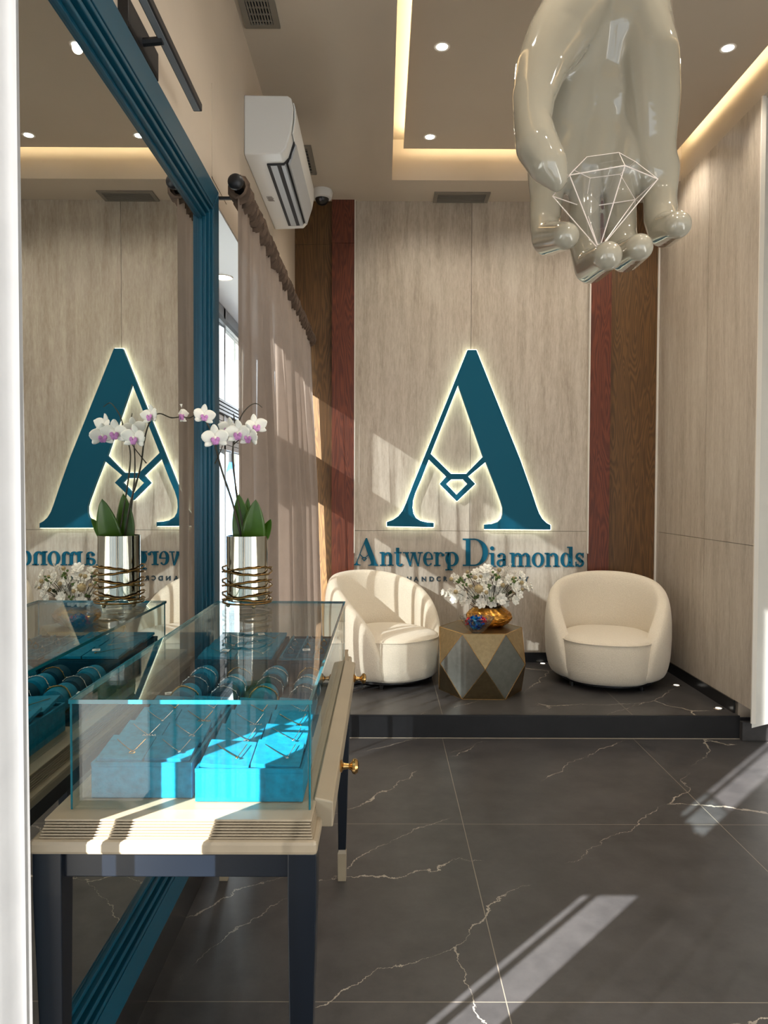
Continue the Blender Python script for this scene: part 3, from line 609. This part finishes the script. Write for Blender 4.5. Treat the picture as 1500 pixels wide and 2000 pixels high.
for i in range(4):
    cx = -.535+.107*i
    for j in range(3):
        cy = 2.00+.105*j; z = gz0+.046; where = '%s row, %s column of the low tray' % (rr3[j], cols4[i])
        m = MB().lathe([(.022, -.046), (.034, -.042), (.036, -.02), (.037, 0), (.036, .02), (.034, .042), (.022, .046)], (cx, cy, z+.012), 24, Matrix.Rotation(PI/2, 3, 'X'), sx=1, sy=1)
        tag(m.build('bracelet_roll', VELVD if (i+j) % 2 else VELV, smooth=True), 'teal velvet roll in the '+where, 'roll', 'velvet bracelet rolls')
        b = MB(); pts = [(cx+.0385*math.cos(a*PI/14), cy-.012+.004*math.sin(a*.9), z+.012+.0385*math.sin(a*PI/14)) for a in range(28)]
        b.tube(pts, .0016 if (i+j) % 2 else .0022, 6, True)
        for a in range(1, 14, 2 if (i+j) % 2 else 1): b.ball((cx+.0395*math.cos(a*PI/14), cy-.012+.004*math.sin(a*.9), z+.012+.0395*math.sin(a*PI/14)), .0026, u=6, v=4)
        tag(b.build('bracelet', SILVER if (i*2+j) % 4 else BRASS, smooth=True), 'metal bracelet on the roll, '+where, 'bracelet', 'bracelets on the rolls')
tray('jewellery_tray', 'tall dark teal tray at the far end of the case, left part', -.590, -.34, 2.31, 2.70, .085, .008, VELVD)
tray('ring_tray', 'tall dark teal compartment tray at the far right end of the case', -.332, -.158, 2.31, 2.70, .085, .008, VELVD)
pads('far', -.590, -.34, 2.31, 2.70, gz0+.087, 2, 3, 0, R(3))
g = MB()
for k in range(6): g.box((-.325, 2.32+k*.062, gz0+.086), (-.165, 2.324+k*.062, gz0+.098))
for k in range(4): g.box((-.325+k*.052, 2.32, gz0+.086), (-.321+k*.052, 2.69, gz0+.098))
tag(g.build('tray_divider', VELV), 'teal grid divider with small square compartments in the far right tray', 'divider')
for k, (x, y) in enumerate(((-.30, 2.41), (-.25, 2.47), (-.30, 2.53), (-.20, 2.41), (-.25, 2.59), (-.20, 2.53))):
    r_ = MB().tube([(x+.009*math.cos(a*PI/8), y, gz0+.102+.009*math.sin(a*PI/8)) for a in range(16)], .0013, 6, True).ball((x, y, gz0+.114), .003, u=8, v=6)
    tag(r_.build('ring', BRASS if k % 2 else SILVER, smooth=True), 'small upright ring in the compartment tray, %s' % ('front left slot', 'second row middle slot', 'third row left slot', 'front right slot', 'fourth row middle slot', 'third row right slot')[k], 'ring', 'rings in the compartment tray')
for k, (x, y, z, a) in enumerate(((-.585, 2.02, .99, 20), (-.50, 2.35, 1.038, -15), (-.43, 2.62, 1.038, 30), (-.24, 2.33, 1.045, 10))):
    m = MB().box((x-.012, y-.005, z), (x+.012, y+.005, z+.001), Matrix.Rotation(R(a), 3, 'Z') @ Matrix.Rotation(R(25), 3, 'X'))
    m2 = thing('price_tag', ('small white price tag at the left edge of the bracelet tray', 'small white price tag on the front of the far left tray', 'small white price tag at the back of the far left tray', 'small white price tag on the front of the ring tray')[k], 'price tag', (x, y, z), 'white price tags')
    m.build('card', TAGM, m2); ln = MB()
    for q in range(3): ln.box((x-.008, y-.003+q*.002, z+.0012), (x+.006-.003*q, y-.0024+q*.002, z+.0014), Matrix.Rotation(R(a), 3, 'Z') @ Matrix.Rotation(R(25), 3, 'X'), (x, y, z))
    ln.build('print', BLACK, m2)
# ------------------------------------------------------------------ orchid in a silver vase with gold coil
DV = 2.62; vc = P(483, 1180, DV); vx = vc.x; vz = gz1
va = thing('orchid_vase', 'tall silver mirrored cylinder vase in a coiled gold stand', 'vase', (vx, DV, vz))
vtop = P(483, 1046, DV).z; rv = .0725
MB().lathe([(rv*.96, vz+.022), (rv, vz+.026), (rv, vtop), (rv-.003, vtop), (rv-.003, vz+.032), (0.001, vz+.032)], (vx, DV, 0), 48).build('cylinder', MERC, va, smooth=True)
for i in range(3):
    for sg in (-1, 1):
        co = MB(); zc = vz+.036+.047*i
        co.tube([(vx+(.086+.0012*math.sin(q*1.7))*math.cos(q*PI/30), DV+.086*math.sin(q*PI/30), zc+sg*.013*math.sin(q*PI/30+.25*i-1.2)+.001*math.sin(q*1.1)) for q in range(60)], .0032, 8, True)
        co.build('gold_coil', COILM, va, smooth=True)
MB().tube([(vx+.085*math.cos(k*PI/24), DV+.085*math.sin(k*PI/24), vz+.017) for k in range(48)], .0034, 8, True).build('gold_ring', COILM, va, smooth=True)
for k in range(4):
    a = .5+k*PI/2; MB().ball((vx+.07*math.cos(a), DV+.07*math.sin(a), vz+.0075), .0075).build('ball_foot', BRONZE, va, smooth=True)
oc = thing('orchid', 'white and purple potted orchid with dark arching stems', 'plant', (vx, DV, vz+.034))
MB().lathe([(.0, vtop-.03), (rv-.004, vtop-.034)], (vx, DV, 0), 24, cap=False).build('bark', SOIL, oc)
def leafm(p0, p1, wd, bend, mat=LEAF):
    p0, p1 = Vector(p0), Vector(p1); d = p1-p0; L = d.length; d.normalize(); side = d.cross(Vector((0, 1, 0))).normalized(); nrm = side.cross(d)
    def fn(u, v):
        t = v; wv = wd*math.sin(PI*min(1, t*.93+.07))**.7*(1-.25*t); s = (u-.5)*2
        return p0+d*L*t+side*s*wv/2+nrm*(bend*math.sin(PI*t*.9)+abs(s)*wv*.12)
    return MB().grid(fn, 8, 14)
for a, b, wd, bd in (((474, 1085, DV), (466, 965, DV-.03), .075, .010), ((492, 1095, DV), (500, 975, DV-.05), .095, -.012), ((500, 1075, DV), (529, 1014, DV-.03), .045, .01), ((476, 1080, DV+.02), (484, 972, DV+.03), .05, .01)):
    leafm(P(*a), P(*b), wd, bd).build('leaf', LEAF, oc, smooth=True, solid=.003)
def stem(pl, r=.0028):
    P3 = [P(*q) for q in pl]; out = []
    for i in range(len(P3)-1):
        a, b, c, d = P3[max(i-1, 0)], P3[i], P3[i+1], P3[min(i+2, len(P3)-1)]
        for k in range(6):
            t = k/6; out.append(.5*((2*b)+(c-a)*t+(2*a-5*b+4*c-d)*t*t+(3*b-a-3*c+d)*t**3))
    out.append(P3[-1]); n = len(out)
    MB().tube(out, [r*(1-.55*i/n)*(1.25 if i % 9 == 0 else 1) for i in range(n)], 7).build('stem', STEM, oc, smooth=True)
stem([(474, 1060, DV), (455, 985, DV-.02), (432, 915, DV-.03), (417, 858, DV-.05), (402, 822, DV-.06), (388, 808, DV-.05), (370, 816, DV-.03), (352, 812, DV-.01)], .0038)
stem([(470, 1058, DV+.02), (464, 985, DV+.02), (458, 930, DV+.02), (455, 880, DV+.01), (458, 830, DV), (456, 808, DV)], .0034)
stem([(480, 1058, DV-.02), (462, 960, DV-.02), (454, 890, DV-.02), (460, 850, DV-.03), (470, 815, DV-.03), (485, 795, DV-.02), (500, 788, DV), (512, 796, DV)], .003)
stem([(420, 905, DV-.03), (432, 878, DV-.06), (436, 862, DV-.08)], .0022); stem([(456, 868, DV-.02), (480, 848, DV-.05), (492, 838, DV-.07)], .0022)
def flower(px, py, D, rad, yaw, pitch, roll=0):
    c = P(px, py, D); M3 = Matrix.Rotation(yaw, 3, 'Z') @ Matrix.Rotation(pitch, 3, 'X') @ Matrix.Rotation(roll, 3, 'Y'); m = MB()
    for ang, ln, wd, dp in ((90, 1.0, .62, .002), (215, .95, .58, .002), (325, .95, .58, .002), (12, 1.0, .98, -.003), (168, 1.0, .98, -.003)):
        a = R(ang)
        def fn(u, v, a=a, ln=ln, wd=wd, dp=dp):
            t = v; s = (u-.5)*2; wv = rad*wd*math.sin(PI*min(1, .08+t*.90))**.6*.5; r = rad*ln*t
            x = r*math.cos(a)-s*wv*math.sin(a); z = r*math.sin(a)+s*wv*math.cos(a)
            return c+M3 @ Vector((x, dp-rad*.28*t*t+rad*.1*s*s, z))
        m.grid(fn, 6, 8)
    f = m.build('flower', PETAL, oc, smooth=True, solid=.0012)
    l = MB()
    for ang, ln in ((255, .62), (285, .62), (215, .4), (325, .4)):
        a = R(ang); l.ball(c+M3 @ Vector((rad*ln*.55*math.cos(a), -rad*.22, rad*ln*.55*math.sin(a))), rad*.16, (1, .5, 1.2), M3, 8, 6)
    l.build('lip', LIPM, f, smooth=True)
    MB().ball(c+M3 @ Vector((0, -rad*.12, 0)), rad*.13, u=8, v=6).build('column', CREAM, f, smooth=True)
for q in ((398, 812, DV-.07, 0.039, .5, -.1, .1), (420, 855, DV-.10, 0.046, .25, .15, -.1), (352, 810, DV-.02, 0.037, 1.3, 0, 0), (447, 838, DV-.02, 0.041, -.5, .0, .2), (466, 846, DV-.08, 0.046, -.2, .1, 0), (487, 852, DV-.09, 0.044, -.5, .2, .1), (499, 832, DV-.04, 0.041, .5, -.1, -.2)):
    flower(*q)
# ------------------------------------------------------------------ armchairs
def armchair(label, cx, cy, face):
    # local frame: back towards +y, front towards -y
    root = thing('armchair', label, 'armchair', (cx, cy, PH), 'cream boucle tub chairs on the platform'); root.rotation_euler = (0, 0, face)
    RX, RY, TH, FM = .455, .43, .125, R(142)
    def top(phi): return .075+.705*max(0, 1-(abs(phi)/FM)**2.3)**.5
    def fn(u, v):
        s = -1+2*u; phi = FM*math.sin(s*PI/2)*.999; h = top(phi); z0 = .055
        a = v*2*PI; hh = (h-z0)/2; zc = z0+hh; th = TH*(.55+.45*min(1, h/.3))/2
        ca, sa = math.cos(a), math.sin(a); n = 4 if hh > th else 2
        ex = 2/ (2.0+1.2*min(1, hh/.2)); rad = math.copysign(abs(ca)**ex, ca)*th; zz = zc+math.copysign(abs(sa)**ex, sa)*hh
        t = (zz-z0)/.72; bul = -.045*(1-min(1, t*2.2))**2+.0*t-.045*max(0, t-.55)
        rr_ = 1-TH/2/RX+bul
        x = RX*rr_*math.sin(phi)+rad*math.sin(phi); y = RY*rr_*math.cos(phi)+rad*math.cos(phi)
        if abs(phi) > R(90): y = y*1.0
        return (x, y, zz)
    sh = MB().grid(fn, 72, 28); bmesh.ops.remove_doubles(sh.b, verts=sh.b.verts, dist=1e-5); shell = sh.build('shell', BOUCLE, root, smooth=True, local=True, ang=180)
    def fs(r, z, k): a = 2*PI*k/48; e = .82; c_, s_ = math.cos(a), math.sin(a); return (math.copysign(abs(c_)**e, c_)*r*.335, -.075+math.copysign(abs(s_)**e, s_)*r*.36, z)
    st = MB(); rings = []
    for r, z in ((.90, .05), (.965, .075), (1.0, .14), (1.0, .25), (.99, .325), (.965, .345), (.93, .356), (.8, .372), (.5, .384), (.2, .388)): rings.append([st.b.verts.new(fs(r, z, k)) for k in range(48)])
    for A, B in zip(rings, rings[1:]):
        for k in range(48): st.b.faces.new((A[k], A[(k+1) % 48], B[(k+1) % 48], B[k]))
    st.b.faces.new(rings[0][::-1]); st.b.faces.new(rings[-1]); seat = st.build('seat', BOUCLE, root, smooth=True, local=True, ang=180)
    MB().tube([fs(.995, .338, k) for k in range(48)], .0045, 6, True).build('piping', BOUCLE, seat, smooth=True, local=True)
    MB().lathe([(.30, .025), (.34, .03), (.34, .06), (.30, .06)], (0, -.03, 0), 40).build('base', BLACK, root, local=True)
    for x, y in ((-.24, -.26), (.24, -.26), (-.24, .22), (.24, .22)): MB().lathe([(.016, 0), (.018, .03)], (x, y, 0), 12).build('foot', BLACK, root, local=True)
    return root
pR = P(1189, 1280, 5.56); pL = P(748, 1280, 5.58)
armchair('cream boucle tub armchair at the right, in the corner by the stone wall', pR.x-.035, 5.50, R(-17))
armchair('cream boucle tub armchair at the left beside the curtain, turned inwards', pL.x, 5.56, R(41))
# ------------------------------------------------------------------ faceted side table
sx, sy = P(938, 1300, 5.20).x, 5.20
stb = thing('side_table', 'faceted bronze metal side table between the two armchairs', 'table', (sx, sy, PH)); H = .445; RT, RMID = .29, .335; rt = R(-2)
def hx(r, k, z, off): a = PI*k/3+off+rt; return Vector((sx+r*math.cos(a), sy+r*math.sin(a), PH+z))
Tp = [hx(RT, k, H, 0) for k in range(6)]; Md = [hx(RMID, k, H/2, PI/6) for k in range(6)]; Bt_ = [hx(RT, k, .0, 0) for k in range(6)]
mg, mgr, edm = MB(), MB(), MB()
def face(m, pts): m.b.faces.new([m.b.verts.new(p) for p in pts])
for k in range(6):
    n = (k+1) % 6
    face(mg, (Tp[k], Tp[n], Md[k])); face(mg, (Bt_[n], Bt_[k], Md[k])); face(mgr, (Tp[k], Md[k], Bt_[k], Md[k-1]))
    for a, b in ((Tp[k], Tp[n]), (Tp[k], Md[k]), (Tp[n], Md[k]), (Bt_[k], Md[k]), (Bt_[n], Md[k]), (Bt_[k], Bt_[n])): edm.tube([a, b], .0022, 6)
face(mg, Tp); face(mg, Bt_)
mg.build('bronze_body', BRONZE, stb); mgr.build('dark_facets', M('gunmetal', srgb(132, 134, 128), .32, .8, noise=30, var=.1), stb); edm.build('brass_edges', BRASS, stb)
# crystal bowl, candies, gold vase, bouquet
zt = PH+H
bc = Vector((P(931, 1215, 4.98).x, 4.98, zt))
bo = thing('crystal_bowl', 'small cut crystal bowl of sweets on the bronze table', 'bowl', bc)
def bowlf(u, v):
    a = u*2*PI; r = .03+.088*v**.7+.004*math.sin(a*12)*(1 if v > .1 else 0); return (bc.x+r*math.cos(a), bc.y+r*math.sin(a), zt+.004+.105*v+.006*math.sin(a*12)*v)
bm_ = MB().grid(bowlf, 72, 8, True); bm_.lathe([(.001, .003), (.034, .003), (.03, .006)], bc, 24, cap=False); bm_.build('bowl_wall', CRYS, bo, smooth=True, solid=.003, ang=180)
cm = [M('blue_foil', srgb(20, 110, 190), .25, .7), M('red_foil', srgb(190, 30, 40), .3, .6), M('teal_foil', srgb(30, 150, 190), .25, .7), M('dark_blue_foil', srgb(16, 50, 120), .25, .7)]
rd = random.Random(3); placed = []
for k in range(34):
    lay = 0 if k < 8 else 1 if k < 20 else 2; a = k*2.4; r = (.028, .060, .070)[lay]*math.sqrt(((k*7) % 11+1)/11); c = bc+Vector((r*math.cos(a), r*math.sin(a), (.03, .060, .092)[lay]+.012*(1-r/.08)))
    M3 = Matrix.Rotation(rd.uniform(0, 6), 3, 'Z') @ Matrix.Rotation(rd.uniform(-.5, .5), 3, 'Y')
    ci = 1 if (c.x > bc.x+.03 or c.x < bc.x-.045) and k % 3 else (0, 2, 3)[k % 3]
    m = MB().ball(c, .010, (1.2, 1, .9), M3, 8, 6).lathe([(.002, -.010), (.010, -.020)], c, 6, M3 @ Matrix.Rotation(PI/2, 3, 'Y'), cap=False).lathe([(.002, .010), (.010, .020)], c, 6, M3 @ Matrix.Rotation(PI/2, 3, 'Y'), cap=False)
    nm = ('blue', 'red', 'teal', 'dark blue')[ci]
    tag(m.build('wrapped_candy', cm[ci]), '%s foil wrapped sweet in the %s of the crystal bowl' % (nm, ('bottom', 'middle layer', 'top layer')[lay]), 'sweet', '%s foil sweets, %s of the bowl' % (nm, ('bottom', 'middle', 'top')[lay]))
gv = Vector((P(955, 1215, 5.25).x, 5.25, zt)); gvt = thing('gold_vase', 'round ridged gold vase holding the white bouquet', 'vase', gv)
def gvf(u, v):
    a = u*2*PI; s = math.sin(PI*(v*.86+.07)); r = .075+.082*s+.0045*math.sin(a*16+v*9); return (gv.x+r*math.cos(a), gv.y+r*math.sin(a), zt+.002+.135*v)
MB().grid(gvf, 128, 18, True).lathe([(.001, .003), (.08, .003)], gv, 24, cap=False).build('body', GOLDM, gvt, smooth=True, solid=.004, ang=180)
wr = MB()
for k in range(9):
    ph = k*.7; wr.tube([(gv.x+(.08+.083*math.sin(PI*(.5+.3*math.sin(q*PI/18+ph))))*math.cos(q*PI/18), gv.y+(.08+.083*math.sin(PI*(.5+.3*math.sin(q*PI/18+ph))))*math.sin(q*PI/18), zt+.07+.045*math.sin(q*PI/18+ph)) for q in range(36)], .003, 5, True)
wr.build('wound_wire', GOLDM, gvt, smooth=True)
bq = thing('bouquet', 'dried white flower bouquet with feathers and seed heads in the gold vase', 'flowers', gv+Vector((0, 0, .1)))
base = gv+Vector((0, 0, .12)); rd = random.Random(12)
def bpt(px, py, dd=0): return P(px, py, 5.21+dd)
stm = MB()
def bst(p, r=.0016): q = base+Vector(((p.x-base.x)*.25, (p.y-base.y)*.2, 0)); mid = q.lerp(p, .5)+Vector((0, 0, .02)); stm.tube([q, mid, p], r, 5)
def petalflower(c, r, n=7):
    m = MB(); ax = Vector(((c.x-base.x), (c.y-base.y)-.12, (c.z-base.z)*.6)).normalized(); M3 = ax.to_track_quat('Z', 'Y').to_matrix()
    for ly, (rr, k0) in enumerate(((1, n), (.65, n-2))):
        for k in range(k0):
            a = 2*PI*k/k0+ly*.5+rd.uniform(-.1, .1); m.ball(c+M3 @ Vector((math.cos(a)*r*.6*rr, math.sin(a)*r*.6*rr, r*.15+ly*r*.15)), r*.5*rr, (1.25, .85, .3), M3 @ Matrix.Rotation(a, 3, 'Z') @ Matrix.Rotation(-.5, 3, 'Y'), 8, 5)
    return m
for px, py, r in ((866, 1157, .014), (872, 1161, .012), (880, 1158, .02), (886, 1128, .02), (893, 1132, .02), (900, 1150, .026), (890, 1168, .026), (905, 1165, .028), (918, 1140, .026), (930, 1118, .022), (936, 1130, .024), (948, 1113, .026), (947, 1128, .026), (950, 1145, .028), (925, 1160, .026), (912, 1125, .018), (975, 1150, .03), (965, 1165, .03), (990, 1160, .028), (1005, 1148, .028), (1012, 1160, .024), (1020, 1140, .026), (1018, 1125, .022), (1028, 1148, .02), (1036, 1146, .018), (1005, 1172, .022), (950, 1170, .028), (978, 1170, .026), (932, 1173, .024), (995, 1135, .03), (940, 1178, .024), (960, 1176, .026), (985, 1176, .024), (915, 1172, .022), (958, 1156, .028), (985, 1140, .026), (970, 1138, .024), (942, 1152, .026), (905, 1176, .018), (898, 1160, .022), (1010, 1135, .022), (960, 1120, .022)):
    c = bpt(px, py, rd.uniform(-.08, .09)); bst(c); petalflower(c, r*1.55).build('flower', PETAL, bq, smooth=True)
for px, py, r in ((913, 1117, .013), (881, 1131, .014), (928, 1128, .015), (939, 1126, .012), (975, 1113, .015), (971, 1125, .012), (966, 1139, .011), (982, 1143, .015), (890, 1156, .015), (909, 1157, .012), (919, 1145, .012), (950, 1157, .014), (1004, 1155, .014), (1019, 1138, .014), (1003, 1129, .012), (1020, 1151, .01), (935, 1150, .03)):
    c = bpt(px, py, rd.uniform(-.12, -.02)); bst(c); m = MB().ball(c, r, u=12, v=8)
    for k in range(10): a = k*.63; m.ball(c+Vector((math.cos(a)*r*.9, -r*.3, math.sin(a)*r*.9)), r*.25, u=5, v=4)
    m.build('seed_head', BUFF, bq, smooth=True)
for px, py in ((895, 1135), (902, 1132), (916, 1125), (908, 1140), (965, 1120), (972, 1130), (968, 1133), (957, 1146), (1004, 1133), (998, 1138), (1001, 1141), (996, 1158), (930, 1165), (978, 1162), (960, 1170)):
    c = bpt(px, py, rd.uniform(-.1, .02)); bst(c); m = MB()
    for k in range(6): m.ball(c+Vector((rd.uniform(-.014, .014), rd.uniform(-.014, .014), rd.uniform(-.014, .014))), .009, (1, 1, .8), u=7, v=5)
    m.build('green_sprig', GRN, bq, smooth=True)
for px, py, ln in ((955, 1103, .10), (990, 1105, .14), (1000, 1100, .16), (1010, 1115, .13), (968, 1150, .1), (978, 1120, .14), (985, 1125, .14)):
    tip = bpt(px, py, rd.uniform(-.03, .06)); q = tip+(base-tip).normalized()*ln; m = MB(); m.tube([q, tip], .001, 4); d = (tip-q)
    for k in range(46):
        t = .12+.85*k/46; a = rd.uniform(0, 2*PI); o_ = q+d*t; s = .035*math.sin(PI*(.1+.85*t))
        e_ = o_+Vector((math.cos(a)*s, math.sin(a)*s*.6, s*.9)); m.tube([o_, o_.lerp(e_, .6)+Vector((0, 0, -.002)), e_], [.0022, .0016, .0004], 4)
    m.build('feather', CREAM, bq, smooth=True); bst(q)
stm.build('stems', STEM, bq, smooth=True)
# ------------------------------------------------------------------ giant hand sculpture with wire diamond
hs = thing('hand_sculpture', 'giant glossy cream hand hanging from the ceiling, fingers down', 'sculpture', (P(1180, 0, 3.0).x, 3.05, 2.4))
hb = bmesh.new()
def cap(a, b):
    (x0, y0, D0, r0), (x1, y1, D1, r1) = a, b; p, q = P(x0, y0, D0), P(x1, y1, D1); r0 *= D0/F; r1 *= D1/F
    n = max(2, int((q-p).length/.02))
    for k in range(n+1):
        t = k/n; bmesh.ops.create_icosphere(hb, subdivisions=3, radius=r0+(r1-r0)*t, matrix=Matrix.Translation(p.lerp(q, t)))
def chain(*ps):
    for a, b in zip(ps, ps[1:]): cap(a, b)
# forearm and palm
chain((1150, -250, 3.10, 88), (1150, -40, 3.10, 86), (1140, 60, 3.10, 76), (1118, 150, 3.12, 60), (1098, 260, 3.13, 52), (1088, 330, 3.13, 50))
chain((1205, -250, 3.10, 92), (1205, -40, 3.10, 88), (1200, 60, 3.12, 84), (1190, 150, 3.16, 66), (1160, 260, 3.16, 52), (1150, 330, 3.15, 48))
chain((1220, -250, 3.10, 80), (1220, 0, 3.10, 80), (1240, 90, 3.11, 76), (1245, 170, 3.13, 66), (1230, 260, 3.15, 54), (1218, 330, 3.14, 46))
chain((1230, 20, 3.08, 66), (1262, 110, 3.06, 62), (1266, 190, 3.08, 60), (1268, 280, 3.10, 50), (1278, 340, 3.10, 43))
for X, Y, D_, sx_, sz_, sy_ in ((1190, 130, 3.10, 118, 120, .085), (1188, 240, 3.13, 112, 120, .075), (1185, 20, 3.10, 112, 120, .11)):
    bmesh.ops.create_icosphere(hb, subdivisions=5, radius=1, matrix=Matrix.Translation(P(X, Y, D_)) @ Matrix.Diagonal((sx_*D_/F, sy_, sz_*D_/F, 1)))
# fingers
chain((1072, 330, 3.13, 42), (1067, 385, 3.11, 32), (1064, 440, 3.07, 30), (1071, 466, 3.01, 33), (1105, 461, 2.80, 27))
chain((1146, 330, 3.15, 38), (1142, 390, 3.12, 30), (1142, 480, 3.09, 30), (1154, 521, 3.02, 33), (1187, 500, 2.78, 29))
chain((1216, 330, 3.14, 38), (1211, 385, 3.12, 31), (1212, 460, 3.08, 31), (1222, 500, 3.01, 32), (1249, 483, 2.79, 27))
chain((1284, 330, 3.11, 42), (1289, 385, 3.08, 32), (1291, 425, 3.04, 33), (1300, 449, 2.98, 34), (1324, 439, 2.80, 27))
# thumb
chain((1130, 10, 3.02, 66), (1085, 80, 2.95, 60), (1056, 135, 2.86, 50), (1042, 190, 2.78, 42), (1040, 240, 2.72, 37), (1049, 285, 2.68, 42), (1070, 322, 2.66, 38), (1086, 348, 2.65, 24), (1087, 364, 2.65, 13))
me = bpy.data.meshes.new('hand'); hb.to_mesh(me); hb.free(); tmp = bpy.data.objects.new('tmp', me); COL.objects.link(tmp)
md = tmp.modifiers.new('r', 'REMESH'); md.mode = 'VOXEL'; md.voxel_size = .0075; md = tmp.modifiers.new('s', 'SMOOTH'); md.factor = .6; md.iterations = 18
dg = bpy.context.evaluated_depsgraph_get(); me2 = bpy.data.meshes.new_from_object(tmp.evaluated_get(dg)); bpy.data.objects.remove(tmp)
me2.transform(Matrix.Translation(-OFF[hs.name])); me2.materials.clear(); me2.materials.append(HAND)
for p in me2.polygons: p.use_smooth = True
hand = bpy.data.objects.new('hand', me2); COL.objects.link(hand); hand.parent = hs
hy = P(1190, 0, 3.1); MB().tube([(hy.x, 3.10, 4.0), (hy.x, 3.10, 4.082)], .03).build('ceiling_mount', SILVER, hs)
dc = Vector((.855, 2.90, 2.73)); dm = thing('wire_diamond', 'clear faceted acrylic diamond held by the giant hand', 'ornament', (.845, 2.86, 2.49))
a0 = math.atan2(2.80-2.91, .707-.863); Gd = [dc+Vector((.198*math.cos(a0+k*PI/3), .198*math.sin(a0+k*PI/3), 0)) for k in range(6)]
Tt = [dc+Vector((.115*math.cos(a0+k*PI/3+.1), .115*math.sin(a0+k*PI/3+.1), .085)) for k in range(6)]; apx = Vector((P(1170, 488, 2.86).x, 2.86, P(1170, 488, 2.86).z))
pn, eg = MB(), MB()
for k in range(6):
    n = (k+1) % 6; face(pn, (Gd[k], Gd[n], apx)); face(pn, (Gd[k], Gd[n], Tt[n], Tt[k]))
    eg.tube([Gd[k], Gd[n]], .0022, 5); eg.tube([Gd[k], apx], .0022, 5); eg.tube([Tt[k], Tt[n]], .0014, 5); eg.tube([Tt[k], Gd[k]], .0014, 5)
face(pn, Tt); pn.build('facet_panel', ACR, dm); eg.build('edge_strip', ACRE, dm)
